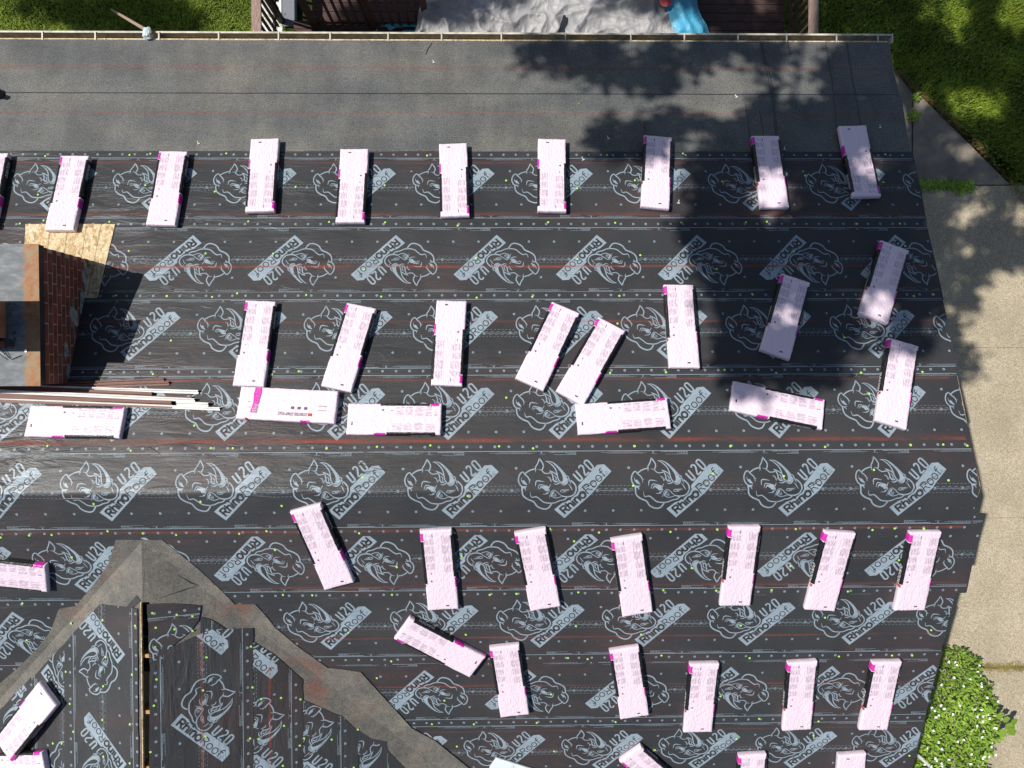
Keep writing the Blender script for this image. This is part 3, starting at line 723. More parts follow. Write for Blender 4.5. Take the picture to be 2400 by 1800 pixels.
for i in range(1500):
    x = R.uniform(XL, 5.1); y = Ye+R.uniform(-.005, .03); z = Ze-.112+R.uniform(0, .012); a = R.uniform(0, 6.28); l = R.uniform(.006, .022)
    b = len(v); v += [Vector((x+l*math.cos(a), y+l*.4*math.sin(a), z)), Vector((x-l*.3*math.sin(a), y+l*.3*math.cos(a), z+.004)), Vector((x-l*math.cos(a), y-l*.4*math.sin(a), z))]; f.append((b, b+1, b+2))
tag(mesh_obj('leaf_litter', v, f, leafmat('litter', (.16, .1, .05), (.6, .48, .3), .05), gut), kind='stuff')

# ------------------------------------------------------------------ chimney
CX1, CY0, CY1, CZ = -4.735, -.107, 1.314, ZC-7.45
CX0 = -5.95
mb = MB(); mb.box((CX0+.004, CY0+.004, ZR-1.6), (CX1-.004, CY1-.004, CZ)); chim = mb.build('chimney', MORTAR, house)
BL, BH, BW = .2, .0625, .05
mb = MB(); mb.box((-BL/2, -BW/2, -BH/2), (BL/2, BW/2, BH/2)); bm = bmesh.new(); me = mb.build('brick', BRK).data
ob = [o for o in bpy.data.objects if o.data == me][0]; bm.from_mesh(me); bmesh.ops.bevel(bm, geom=list(bm.edges), offset=.003, segments=1, affect='EDGES'); bm.to_mesh(me); bm.free(); bpy.data.objects.remove(ob)
rb = random.Random(5)
def brick_face(origin, along, length, normal):
    rot = math.atan2(along.y, along.x)
    for cz in range(14):
        z = CZ-.037-cz*.0745
        x = -.107 if cz % 2 else 0
        while x < length-.02:
            a, b = max(x, 0), min(x+BL, length)
            if b-a > .05:
                c = origin+along*((a+b)/2); 
                ztop = M(0, (c.y-YR)/CS, 0).z
                if z+.04 > ztop-.02:
                    o = bpy.data.objects.new('brick', me); C.objects.link(o); o.parent = chim
                    o.location = Vector((c.x, c.y, z))-normal*(BW/2-rb.uniform(-.002, .002)); o.rotation_euler = (rb.gauss(0, .006), 0, rot+rb.gauss(0, .006)); o.scale = ((b-a)/BL, 1, 1)
            x += BL+.0135
brick_face(Vector((CX1, CY0, 0)), Vector((0, 1, 0)), CY1-CY0, Vector((1, 0, 0)))
brick_face(Vector((CX0, CY0, 0)), Vector((1, 0, 0)), CX1-CX0-.055, Vector((0, -1, 0)))
brick_face(Vector((CX0, CY1, 0)), Vector((1, 0, 0)), CX1-CX0-.055, Vector((0, 1, 0)))
for y0, y1, z0, z1, sd in ((.95, 1.28, -.80, -.68, 1), (.48, .80, -.56, -.44, 2), (.16, .34, -.40, -.32, 3), (-.06, .12, -.42, -.36, 4), (.7, .95, -.72, -.62, 6)):   # old mortar smears low on the brick face
    rr = random.Random(sd); v = []; n = 22
    for i in range(n):
        a = i*math.tau/n; r_ = 1+.6*noise.noise(Vector((math.cos(a)*1.9, math.sin(a)*1.9, sd*3)))+.22*rr.uniform(-1, 1)
        v.append(Vector((CX1+.0045+sd*.0003, (y0+y1)/2+(y1-y0)/2*r_*math.cos(a), CZ+(z0+z1)/2+(z1-z0)/2*r_*math.sin(a))))
    vv = [p-Vector((.004, 0, 0)) for p in v]
    mesh_obj('mortar_smear', v+vv, [tuple(range(n))]+[(i, i+n, (i+1) % n+n, (i+1) % n) for i in range(n)], TAR, chim)
mb = MB(); mb.box((CX0-.01, CY0-.012, CZ+.001), (CX1+.006, CY1+.012, CZ+.086)); mb.build('crown_edge', BLACKM, chim)
mb = MB(); mb.box((CX0-.015, CY0-.016, CZ+.087), (CX1+.01, CY1+.016, CZ+.092)); mb.build('crown_sheet', GALV, chim)
fx, fy0, fy1 = -5.06, .37, .74
zt = CZ+.092
mb = MB()                                     # clay flue with a hollow top
for a, b, c, d in ((-5.5, -5.46, fy0, fy1), (fx-.04, fx, fy0, fy1), (-5.459, fx-.041, fy0, fy0+.04), (-5.459, fx-.041, fy1-.04, fy1)): mb.box((a, c, zt), (b, d, zt+.125))
fl_ = mb.build('flue', CLAY, chim); b_ = fl_.modifiers.new('b', 'BEVEL'); b_.width = .012; b_.segments = 2
mb = MB(); mb.box((-5.52, fy0-.01, zt+.126), (fx-.03, fy1+.01, zt+.132)); mb.build('flue_collar', WHITEM, chim)
mb = MB(); mb.box((-5.50, fy0+.05, zt+.133), (-5.16, fy1-.03, ZC-6.78)); mb.build('flue_pipe', simple('galvanised_pipe', (.35, .36, .37), .4, .5, .2, 6, metal=.6), chim)
mb = MB(); mb.box((-5.9, .355, ZC-6.78), (-4.973, .865, ZC-6.745)); mb.build('rain_cover', simple('dark_cover', (.08, .08, .085), .5, .5), chim)
v, f = [], []                                  # sealant round the flue
for i in range(120):
    x = R.uniform(-5.3, -4.97); y = R.choice((R.uniform(.28, .36), R.uniform(.3, .8) if x > -5.03 else R.uniform(.3, .36))); r_ = R.uniform(.006, .022); b = len(v)
    v += [Vector((x+r_*math.cos(a), y+r_*math.sin(a)*1.3, zt+.001)) for a in (0, 1.2, 2.5, 3.7, 5)]+[Vector((x, y, zt+R.uniform(.008, .02)))]
    f += [(b+j, b+(j+1) % 5, b+5) for j in range(5)]
tag(mesh_obj('sealant', v, f, simple('sealant', (.05, .048, .05), .5, .5, .6, 30), chim), kind='stuff')
mb = MB(); mb.box((-5.4, .27, zt+.001), (-5.06, .335, zt+.035)); mb.build('bracket', simple('red_bracket', (.16, .03, .025), .5, .4, .4, 20), chim)
for i in range(3):
    mb = MB(); p = Vector((-5.16+.02*i, .30, zt+.03)); mb.tube([p, p+Vector((.03, -.06, .02)), p+Vector((.07, -.12+.01*i, -.01)), p+Vector((.11, -.15, -.022)), p+Vector((.15+.03*i, -.14+.015*i, -.024))], .0035, 6)
    mb.build('wire', WHITEM if i == 1 else BLACKM, chim, True)
mb = MB(); mb.tube([(-4.865, .24, zt), (-4.865, .24, zt+.008)], .014, 10); mb.build('screw', simple('screw_zinc', (.5, .5, .52), .3, .5, metal=.8), chim)

# ------------------------------------------------------------------ shingle bundles
k = NT('pink_wrapper', .36, .5)
at_ = k.n('ShaderNodeAttribute', attribute_name='Col'); k.col(at_.outputs['Color'])
ob_ = k.pos((1, 1, 1), True)
b = k.bump(k.noise(k.pos((1.6, 6, 1), True), 7, 4, .6, 1.4), .5, .013); k.bump(k.noise(k.pos((5, 16, 4), True), 14, 3, .6, .8), .3, .004, b)
k.b.inputs['Coat Weight'].default_value = .15; k.b.inputs['Coat Roughness'].default_value = .25
WRAP = k.m
k = NT('black_wrapper', .3, .55); k.col(k.ramp(k.noise(k.pos((2, 9, 9), True), 12, 4, .7), [(.35, (.006, .006, .007)), (.68, (.018, .017, .018)), (.76, (.3, .27, .27))]))
k.bump(k.noise(k.pos((3, 12, 12), True), 14, 3), .7, .008); BLKW = k.m
k = NT('magenta_wrapper', .32, .5); k.col(k.ramp(k.noise(k.pos((4, 4, 4), True), 14, 3), [(.3, (.5, .018, .3)), (.7, (.66, .045, .43))])); k.bump(k.noise(k.pos((3, 9, 9), True), 14, 3), .5, .006); MAGW = k.m
WTXT = simple('white_lettering', (.75, .74, .74), .4, .4, .05)
REDW = simple('red_lettering', (.48, .06, .04), .4, .4, .1)
GRYW = simple('grey_lettering', (.12, .11, .12), .5, .3, .1)
BX, BY, BZ = .5, .168, .072
def bundle_wrapper(seed, kind='plain', bx=BX, by=BY, bz=BZ):
    nx, ny = 190, 64; rr = random.Random(seed); v, f, col = [], [], []
    off = Vector((seed*7.3, seed*1.7, 0))
    def hgt(x, y):
        e = min(bx-abs(x), by-abs(y))
        z = bz-.007*math.exp(-e/.008)
        z += .0026*noise.noise(Vector((x*3, y*7, 0))+off)                     # the shingles inside lie unevenly
        ridge = 1-abs(noise.noise(Vector((x*11+y*9, y*24-x*4, 1))+off)); z += .0022*ridge**6
        ridge = 1-abs(noise.noise(Vector((x*13-y*8, y*27+x*5, 11))+off)); z += .0018*ridge**6
        d = abs(noise.noise(Vector((x*9+y*9, (y-x*.35)*24, 5))+off)); z += .0016*(1-d)**7*(1 if abs(x) > .2 else .4)
        return z
    base = (.79, .645, .735)
    def shade(c, k_): return tuple(a*k_ for a in c)
    txt = {}
    if kind == 'plain':
        blocks = [(.335, .41, .035, .14), (.225, .325, .035, .15), (.125, .21, .04, .135), (.025, .11, .04, .13), (.335, .445, -.145, -.055), (.215, .325, -.145, -.05), (.105, .205, -.15, -.055), (-.02, .095, -.15, -.055)]
    else: blocks = [(-.05, .0, .03, .05), (.02, .08, .03, .05)]
    seedt = random.Random(seed+50); lines = [[seedt.random() for _ in range(40)] for _ in blocks]
    def colr(x, y):
        c = base
        for bi, (x0, x1, y0, y1) in enumerate(blocks):
            if x0 <= x <= x1 and y0 <= y <= y1:
                r_ = (y1-y)/.0085; li = int(r_)
                if r_-li < .55:
                    lx = x0+(x1-x0)*(.72+.28*lines[bi][li % 40]); wd = noise.noise(Vector((x*90, li*5.1+bi, 0)))
                    if x < lx and wd > -.25: c = (.45, .355, .435) if li else (.26, .2, .25)
        if kind == 'plain':
            if .335 <= x <= .41 and .148 <= y <= .153: c = (.16, .13, .16)
            if .225 <= x <= .325 and .155 <= y <= .158: c = (.22, .17, .2)
            if .43 < x < .455 and .06 < y < .12 and noise.noise(Vector((x*150, y*150, 2))) > 0: c = (.45, .36, .43)
            if .42 < x < .462 and .038 < y < .05: c = (.2, .17, .2)
            if -.04 < x < -.018 and .085 < y < .098: c = (.16, .14, .16)
            if -.135 < x < -.112 and .085 < y < .108: c = (.12, .11, .12)
            if -.455 < x < -.442 and -.07 < y < -.035: c = (.04, .03, .04)
        return c
    for i in range(nx+1):
        x = -bx+2*bx*i/nx
        for j in range(ny+1):
            y = -by+2*by*j/ny
            wob = .0035*noise.noise(Vector((x*4, 3, 0))+off)+.0015*noise.noise(Vector((x*17, 6, 0))+off)
            xo = .004*noise.noise(Vector((y*9, 9, 0))+off)*(abs(x)/bx)**8
            v.append(Vector((x+xo, y+wob*(abs(y)/by)**4, hgt(x, y)))); col.append(colr(x, y))
    m = ny+1
    for i in range(nx):
        for j in range(ny): f.append((i*m+j, (i+1)*m+j, (i+1)*m+j+1, i*m+j+1))
    rim = [i*m for i in range(nx+1)]+[nx*m+j for j in range(1, ny+1)]+[i*m+ny for i in range(nx-1, -1, -1)]+[j for j in range(ny-1, 0, -1)]
    prev = rim
    for zf, out in ((.62, .003), (.3, .0035), (0, -.002)):
        cur = []
        for r_ in rim:
            p = v[r_]; n = Vector((p.x/bx, p.y/by, 0)); nn = Vector((math.copysign(1, n.x) if abs(n.x) > .985 else 0, math.copysign(1, n.y) if abs(n.y) > .97 else 0, 0))
            lay = .002*noise.noise(Vector((p.x*8, p.y*8, zf*9))+off)
            cur.append(len(v)); v.append(Vector((p.x, p.y, 0))+nn*(out+lay)+Vector((0, 0, bz*zf))); col.append(shade(base, .97))
        L = len(rim)
        for i in range(L): f.append((prev[i], cur[i], cur[(i+1) % L], prev[(i+1) % L]))
        prev = cur
    o = mesh_obj('wrapper', v, f, WRAP, smooth=True)
    a = o.data.color_attributes.new('Col', 'FLOAT_COLOR', 'POINT'); flatc = []
    for c in col: flatc += [*c, 1]
    a.data.foreach_set('color', flatc)
    return o, hgt
def side_shell(name, hgt, x0, x1, sg, lap, mat, z0=.004, out=.0055, seed=1, by=BY):
    v, f = [], []; n = 26
    for i in range(n+1):
        x = x0+(x1-x0)*i/n; lp_ = lap+.004*noise.noise(Vector((x*22, seed, 0)))
        w_ = .002*noise.noise(Vector((x*30, seed, 4)))
        for y, z in ((by+out+w_, z0), (by+out+.001-w_, .04), (by+out+w_, hgt(x, by-.03)-.010), (by-.004, hgt(x, by-.012)+.0035), (by-lap*.5, hgt(x, by-.02)+.0045), (by-lp_, hgt(x, by-lap)+.0036)):
            v.append(Vector((x, sg*y, z)))
    m = 6
    for i in range(n):
        for j in range(m-1):
            q = (i*m+j, (i+1)*m+j, (i+1)*m+j+1, i*m+j+1); f.append(q if sg < 0 else q[::-1])
    return mesh_obj(name, v, f, mat, smooth=True)
def lettering(body, x, z, sg, width, height, mat, name='lettering', out=.0095, by=BY, tilt=0):
    T = place_text(text_tris(body, 1, .015), 0, 0, 0, width, height); v, f = [], []
    for t in T:
        b = len(v)
        for p, q in t: v.append(Vector((x-sg*(p-width/2+q*.25), sg*(by+out), z+q)))
        f.append((b, b+1, b+2))
    return mesh_obj(name, v, f, mat)
def top_text(body, x, y, ang, width, height, mat, z, name='lettering', slant=0):
    T = place_text(text_tris(body, 1, .008), 0, 0, 0, width, height); v, f = [], []; ca, sa = math.cos(ang), math.sin(ang)
    for t in T:
        b = len(v)
        for p, q in t: p += q*slant; v.append(Vector((x+p*ca-q*sa, y+p*sa+q*ca, z)))
        f.append((b, b+1, b+2))
    return mesh_obj(name, v, f, mat)
protos = []
for sd in range(5):
    wr, hg = bundle_wrapper(sd+1)
    parts = [wr]
    parts.append(side_shell('side_label', hg, -.155, .375, 1, .024, BLKW, seed=sd)); parts.append(side_shell('side_label', hg, -.075, .44, -1, .020, BLKW, seed=sd+9))
    parts.append(side_shell('colour_patch', hg, .385, .475, 1, .026, MAGW, seed=sd+3)); parts.append(side_shell('colour_patch', hg, -.21, -.09, -1, .013, MAGW, seed=sd+5))
    parts.append(lettering('DURATION', -.03, .014, 1, .22, .042, WTXT)); parts.append(lettering('DURATION', .28, .02, -1, .2, .042, WTXT))
    parts.append(side_shell('red_mark', hg, -.195, -.162, 1, .003, REDW, .015, .0035, seed=sd+7))
    for q in parts: C.objects.unlink(q)
    protos.append(parts)
def copy_bundle(parts, root):
    for q in parts:
        o = q.copy(); C.objects.link(o); o.parent = root
S2 = 2400/2212
def bundle(corn, label, plain, zoff=.0, name='shingle_bundle', parts=None, group='pink-white shingle bundles laid out on the roof', surf='main', lay=.024):
    """corn: photo corners of the top face: the two at one short end, then the two at the other; plain: which end (0 or 1) has no print"""
    cs = [(x*S2, y*S2) for x, y in corn]
    e0 = ((cs[0][0]+cs[1][0])/2, (cs[0][1]+cs[1][1])/2); e1 = ((cs[2][0]+cs[3][0])/2, (cs[2][1]+cs[3][1])/2)
    hh = BZ+lay+zoff
    if surf == 'main':
        a, b = at_main(*e0, hh), at_main(*e1, hh); a, b = M(*a, lay+zoff), M(*b, lay+zoff); nrm = NU if (a.y+b.y)/2 > YR else ND
    else:
        a, b = at_gable(*e0, -1, hh), at_gable(*e1, -1, hh); a, b = GL(*a, lay+zoff), GL(*b, lay+zoff); nrm = Vector((-SN, 0, CS))
    c = (a+b)/2; ax = (a-b) if plain == 1 else (b-a); ax = (ax-nrm*ax.dot(nrm)).normalized(); ay = nrm.cross(ax)
    root = empty(name, label=label, cat='shingle bundle', group=group)
    root.matrix_world = Matrix(((ax.x, ay.x, nrm.x, c.x), (ax.y, ay.y, nrm.y, c.y), (ax.z, ay.z, nrm.z, c.z), (0, 0, 0, 1)))
    copy_bundle(parts or protos[R.randrange(5)], root); return root
B = [
 ([(-44,336),(14,340),(-66,490),(-26,498)], 1, 'shingle bundle cut off by the left picture edge, magenta end pointing up'),
 ([(128,341),(193,342),(93,498),(160,502)], 1, 'tilted pink shingle bundle whose lower end overlaps the bare wood sheathing'),
 ([(343,331),(404,332),(312,488),(380,492)], 1, 'tilted top-row shingle bundle, the next one right of the bare wood sheathing'),
 ([(540,303),(603,304),(527,460),(593,462)], 0, 'top-row shingle bundle reaching highest onto grey felt, left of the shade'),
 ([(735,325),(796,326),(722,484),(788,486)], 0, 'top-row shingle bundle with plain end up, fourth whole one from the left'),
 ([(950,314),(1007,314),(952,471),(1013,472)], 0, 'upright top-row shingle bundle, fifth whole one from the left'),
 ([(1163,303),(1222,304),(1162,461),(1223,463)], 0, 'upright top-row shingle bundle in full sun just left of the tree shadow'),
 ([(1392,296),(1453,300),(1384,450),(1448,457)], 1, 'top-row shingle bundle with only its upper tip in tree shade'),
 ([(1622,297),(1686,297),(1643,452),(1708,454)], 1, 'top-row shingle bundle with shaded upper half and sunlit lower half'),
 ([(1812,274),(1872,274),(1842,430),(1908,430)], 0, 'rightmost top-row shingle bundle, plain end up, near the roof edge'),
 ([(1905,527),(1966,542),(1852,680),(1925,705)], 1, 'steeply tilted shingle bundle in the shade at the right roof edge'),
 ([(1688,598),(1755,610),(1645,767),(1705,780)], 1, 'tilted shingle bundle in the middle of the dark tree shadow'),
 ([(1434,622),(1500,621),(1444,798),(1515,798)], 1, 'nearly upright shingle bundle in sun just left of the dark tree shadow'),
 ([(1190,662),(1252,685),(1117,818),(1175,845)], 1, 'left one of two slanted parallel shingle bundles lying side by side'),
 ([(1290,695),(1352,720),(1203,852),(1262,875)], 1, 'right one of two slanted parallel shingle bundles, its end touching a horizontal bundle'),
 ([(943,657),(1007,658),(930,834),(998,836)], 0, 'upright middle-row shingle bundle with plain end up, standing alone'),
 ([(750,662),(810,672),(690,838),(762,850)], 1, 'tilted shingle bundle touching the right end of the starter strip bundle'),
 ([(527,658),(597,660),(500,833),(572,837)], 1, 'shingle bundle touching the left end of the starter strip bundle'),
 ([(1920,738),(1988,752),(1890,912),(1962,933)], 1, 'shingle bundle at the right roof edge below the steeply tilted one'),
 ([(60,880),(270,884),(52,950),(258,953)], None, 'horizontal shingle bundle just below the metal trim pieces'),
 ([(757,878),(950,878),(750,943),(948,945)], None, 'horizontal shingle bundle right of the starter strip bundle'),
 ([(1245,879),(1440,866),(1253,944),(1447,930)], None, 'horizontal shingle bundle below the two slanted parallel ones'),
 ([(1585,830),(1782,868),(1578,890),(1780,935)], None, 'horizontal shingle bundle turned a little clockwise, left end in shade'),
 ([(628,1105),(692,1088),(697,1268),(765,1248)], 1, 'tilted shingle bundle right of the valley top, below the ridge'),
 ([(907,1143),(975,1139),(922,1314),(993,1310)], 1, 'first of six upright shingle bundles in the row under the ridge'),
 ([(1112,1148),(1178,1137),(1145,1316),(1212,1304)], 1, 'second of six upright shingle bundles in the row under the ridge'),
 ([(1321,1160),(1388,1152),(1345,1328),(1412,1318)], 1, 'third of six upright shingle bundles in the row under the ridge'),
 ([(1576,1133),(1645,1135),(1555,1303),(1623,1303)], 1, 'fourth of six upright shingle bundles in the row under the ridge'),
 ([(1782,1143),(1853,1150),(1737,1310),(1807,1316)], 1, 'fifth of six upright shingle bundles in the row under the ridge'),
 ([(1967,1143),(2038,1150),(1932,1312),(2002,1313)], 1, 'last of six upright shingle bundles under the ridge, nearest the roof edge'),
 ([(888,1330),(852,1378),(1043,1415),(1015,1458)], 1, 'shingle bundle lying diagonally, lower end pointing right, above the valley strip'),
 ([(1058,1397),(1120,1388),(1082,1546),(1143,1540)], 1, 'leftmost upright shingle bundle of the lower row, next to the diagonal one'),
 ([(1317,1400),(1380,1391),(1342,1550),(1402,1545)], 1, 'second upright shingle bundle from the left in the lower row'),
 ([(1492,1430),(1555,1431),(1475,1578),(1540,1578)], 1, 'middle upright shingle bundle of the five in the lower row'),
 ([(1703,1425),(1769,1428),(1690,1572),(1755,1575)], 1, 'fourth upright shingle bundle from the left in the lower row'),
 ([(1885,1425),(1953,1428),(1856,1573),(1920,1573)], 1, 'rightmost upright shingle bundle of the lower row, beside the shrub'),
 ([(1378,1602),(1335,1640),(1500,1705),(1458,1745)], 1, 'slanted shingle bundle cut off by the bottom picture edge'),
 ([(1597,1622),(1658,1622),(1588,1765),(1648,1765)], 1, 'shingle bundle cut off at the bottom with its magenta end showing'),
 ([(1812,1620),(1876,1620),(1797,1765),(1860,1765)], 0, 'shingle bundle cut off at the bottom right with its plain end showing'),
 ([(-110,1190),(-105,1258),(95,1213),(93,1278)], 0, 'shingle bundle cut off at the left edge above the left valley strip'),
]
for cn, pl, lb in B:
    if pl is None: cn = [cn[0], cn[2], cn[1], cn[3]]; pl = 0
    bundle(cn, lb, pl)
bundle([(90,1475),(131,1522),(-12,1608),(32,1642)], 'slanted shingle bundle on the small gable, plain end pointing up right', 0, zoff=.045, surf='gable', lay=.045)
bundle([(-70,1628),(-72,1700),(134,1624),(138,1692)], 'shingle bundle at the bottom left corner under the slanted one', 0, surf='gable', lay=.043)
# starter strip bundle
wr, hg = bundle_wrapper(9, 'starter', .525, .178, .08)
sp_ = [wr]
zt_ = .0895
sp_.append(top_text('STARTER STRIP PLUS', .225, -.086, math.pi, .31, .036, GRYW, zt_+.001, slant=.2))
mb = MB(); mb.box((.235, -.118, .08), (.275, -.088, zt_+.001)); sp_.append(mb.build('red_mark', REDW))
v = [Vector((x, y, zt_)) for x, y in ((-.365, .17), (-.30, .17), (-.295, .12), (-.305, .02), (-.32, -.11), (-.385, -.11), (-.365, 0), (-.375, .1))]; sp_.append(mesh_obj('colour_patch', v, [tuple(reversed(range(8)))], MAGW))
for cx in (.06, .13, .20):
    v = [Vector((cx+.017*math.cos(a*math.tau/14), -.035+.017*math.sin(a*math.tau/14), zt_)) for a in range(14)]; sp_.append(mesh_obj('round_mark', v, [tuple(range(14))], GRYW))
for i, (tx, ty) in enumerate((('MORE', -.083), ('THAN', -.06), ('JUST', -.038), ('LOOK', -.016))):
    sp_.append(top_text(tx, -.315-.004*i*-1, ty, math.pi, .048, .016, WTXT, zt_+.002))
for x0, x1, y0, y1 in ((.34, .42, -.005, .003), (.34, .42, -.055, -.047), (-.42, -.39, .005, .012), (-.42, -.39, -.055, -.048)):
    mb = MB(); mb.box((x0, y0, .08), (x1, y1, zt_+.0005)); sp_.append(mb.build('grey_bar', simple('grey_print', (.3, .27, .3), .5)))
sp_.append(lettering('STARTER STRIP PLUS', -.24, .02, -1, .28, .04, GRYW, by=.178, out=.006))
sp_.append(side_shell('colour_patch', hg, .16, .26, -1, .012, MAGW, by=.178, seed=4)); sp_.append(side_shell('red_mark', hg, -.43, -.4, -1, .012, REDW, .02, .0045, by=.178, seed=5))
for q in sp_: C.objects.unlink(q)
_bz = BZ; BZ = .08
bundle([(517,838),(507,912),(732,850),(725,922)], 'larger white bundle printed STARTER STRIP PLUS with a magenta ribbon', 0, name='starter_strip_bundle', parts=sp_)
BZ = _bz

# ------------------------------------------------------------------ metal trim pieces beside the chimney
def trim(p0, p1, wd, hgt, mat, label, z, left_ext=0):
    """an angled channel: flange and web, lying along the roof between two photo points"""
    a, b = [M(*at_main(x, y, .03+z), .03+z) for x, y in (p0, p1)]
    d = (b-a).normalized(); a = a-d*left_ext; n = NU; s = n.cross(d); L = (b-a).length
    prof = [(0, 0), (wd, 0), (wd, .003), (wd*.55, .0035), (wd*.52, hgt), (wd*.12, hgt), (wd*.10, .004), (0, .003)]
    root = empty('metal_trim', label=label, cat='metal trim', group='metal trim pieces lying beside the chimney')
    root.matrix_world = Matrix(((d.x, s.x, n.x, a.x), (d.y, s.y, n.y, a.y), (d.z, s.z, n.z, a.z), (0, 0, 0, 1)))
    m = len(prof); v = [Vector((x, -y, z_)) for x in (0, L) for y, z_ in prof]
    f = [(i, (i+1) % m, (i+1) % m+m, i+m) for i in range(m)]
    o = mesh_obj('flange', v, [q[::-1] for q in f], mat, root)
    mesh_obj('end_lip', [Vector((L, -y, z_)) for y, z_ in prof], [tuple(range(m))], BLACKM, root)
tz = lambda x, y: (x/4.096, 880+y/4.096)
trim(tz(420, 84), tz(1578, 34), .042, .022, BROWNM, 'uppermost short brown trim piece beside the chimney base', 0)
trim(tz(395, 106), tz(1628, 66), .045, .024, BROWNM, 'brown trim piece directly under the uppermost one', .0)
trim(tz(40, 98), tz(1910, 152), .042, .026, WHITEM, 'white trim piece ending farthest up, under the brown pair', .004, 1.5)
trim(tz(0, 112), tz(1470, 172), .075, .03, BROWNM, 'broad brown trim piece between two white ones', .012, 1.2)
trim(tz(0, 150), tz(1875, 236), .040, .026, WHITEM, 'long white trim piece in the middle of the pile', .02, 1.5)
trim(tz(0, 178), tz(1845, 212), .06, .02, BROWNM, 'brown trim piece ending beside the long white one', .003, 1.3)
trim(tz(0, 196), tz(1660, 252), .085, .036, BROWNM, 'lowest brown trim piece of the pile', .006, 1.4)
trim(tz(1700, 262), tz(2005, 276), .05, .024, WHITEM, 'short white trim piece lying on the right ends', .022)
trim(tz(0, 226), tz(2115, 316), .036, .022, WHITEM, 'longest white trim piece along the lower side of the pile', .0, 1.5)

# ------------------------------------------------------------------ small things on the roof
x, s = at_main(-4, 224)
vp = empty('vent_pipe', M(x, s, .006), label='black vent pipe boot cut off by the left edge on grey felt', cat='vent pipe')
mb = MB(); mb.tube([(0, 0, 0), (0, 0, .02), (0, 0, .05), (0, 0, .10)], [.085, .078, .05, .04], 16); mb.build('boot', BLACKM, vp, True)
mb = MB(); mb.tube([(0, 0, .09), (0, 0, .2)], .032, 14); mb.build('pipe', BLACKM, vp, True)
q = [at_main(*p, .03) for p in ((1163,1773),(1147,1797),(1180,1850),(1330,1880),(1285,1812))]
v = [M(x, s, .04) for x, s in q]+[M(x, s, .022) for x, s in q]; n = 5
k = NT('pale_board', .5, .4); k.col(k.mix(k.ramp(k.noise(k.pos((6, 1.2, 1)), 7, 4, .6), [(.6, 0), (.66, .7)]), k.ramp(k.noise(k.pos(), 5, 3), [(.3, (.6, .68, .7)), (.7, (.72, .77, .78))]), (.6, .2, .12)))
tag(mesh_obj('foam_board', v, [tuple(range(n)), (9, 8, 7, 6, 5)]+[(i, (i+1) % n, (i+1) % n+n, i+n) for i in range(n)], k.m), 'pale blue foam board corner with red marks at the bottom edge', 'board')
for i, (px, py, lb) in enumerate(((1016,146,'on the sunlit grey felt'), (1425,324,'left of the bundle whose tip is shaded'), (1366,374,'on the top lap right of the sunlit bundle'), (1590,475,'beside the lower end of the half shaded top bundle'), (1725,227,'on shaded felt above the half shaded bundle'),
                                 (1838,349,'between the two rightmost top-row bundles'), (2062,298,'right of the rightmost top-row bundle'), (465,336,'on felt between the second and third top bundles'))):
    h = .008 if M(0, at_main(px, py)[1]).y > M(0, 4.171).y else .012
    x, s = at_main(px, py); o = MB(); a = R.uniform(-.5, .5); mt = Matrix.Translation(M(x, s, h))@NU.to_track_quat('Z', 'Y').to_matrix().to_4x4()@Matrix.Rotation(a, 4, 'Z')
    o.box((-.018, .012, 0), (.018, .019, .005), mt); o.box((-.0035, -.03, 0), (.0035, .0119, .005), mt)
    tag(o.build('plastic_scrap', WTXT), 'tiny white T-shaped plastic scrap '+lb, 'scrap', 'plastic scraps on the roof')
for i, (px, py, lb) in enumerate(((486,253,'in the middle of the grey felt'), (466,336,'close to the second top bundle'), (1356,244,'near the tree shadow edge'))):
    x, s = at_main(px, py); mb = MB(); c = M(x, s, .011); v = [c+Vector((.022*math.cos(a), .012*math.sin(a), .004*math.sin(3*a))) for a in (0, .8, 1.6, 2.4, 3.14, 3.9, 4.7, 5.5)]
    tag(mesh_obj('fallen_leaf', v, [tuple(range(8))], CLOVER), 'small green leaf lying on the felt '+lb, 'leaf', 'fallen leaves on the felt')

# ------------------------------------------------------------------ pole and plastic bag at the gutter
f0, f1 = at_z(262, 23, .03), at_z(352, 76, Ze+.01)
pl_ = empty('wooden_pole', f0, label='weathered wooden pole leaning from the lawn against the gutter', cat='pole')
mb = MB(); mb.tube([Vector((0, 0, 0)), (f1-f0)*.5, f1-f0+(f1-f0)*.02], [.022, .023, .024], 12); mb.build('shaft', simple('weathered_wood', (.30, .235, .17), .85, .2, .2, 30, .4), pl_, True)
mb = MB(); mb.tube([(f1-f0)*.93, (f1-f0)*.965], [.027, .027], 12); mb.build('band', simple('pole_band', (.2, .17, .14), .6), pl_, True)
bm = bmesh.new(); bmesh.ops.create_icosphere(bm, subdivisions=4, radius=.058)
for vv in bm.verts:
    n_ = noise.noise(vv.co*22); n2 = noise.noise(vv.co*55); vv.co *= 1+.34*n_+.14*n2; vv.co.z *= .7; vv.co.y *= 1.25
me2 = bpy.data.meshes.new('plastic_bag'); bm.to_mesh(me2); bm.free(); k = NT('bag_plastic', .25, .5); k.col((.58, .68, .70)); k.b.inputs['Transmission Weight'].default_value = .15; me2.materials.append(k.m)
o = bpy.data.objects.new('plastic_bag', me2); C.objects.link(o); o.location = at_z(346, 79, Ze+.045); tag(o, 'crumpled whitish plastic bag on the gutter at the pole tip', 'bag')

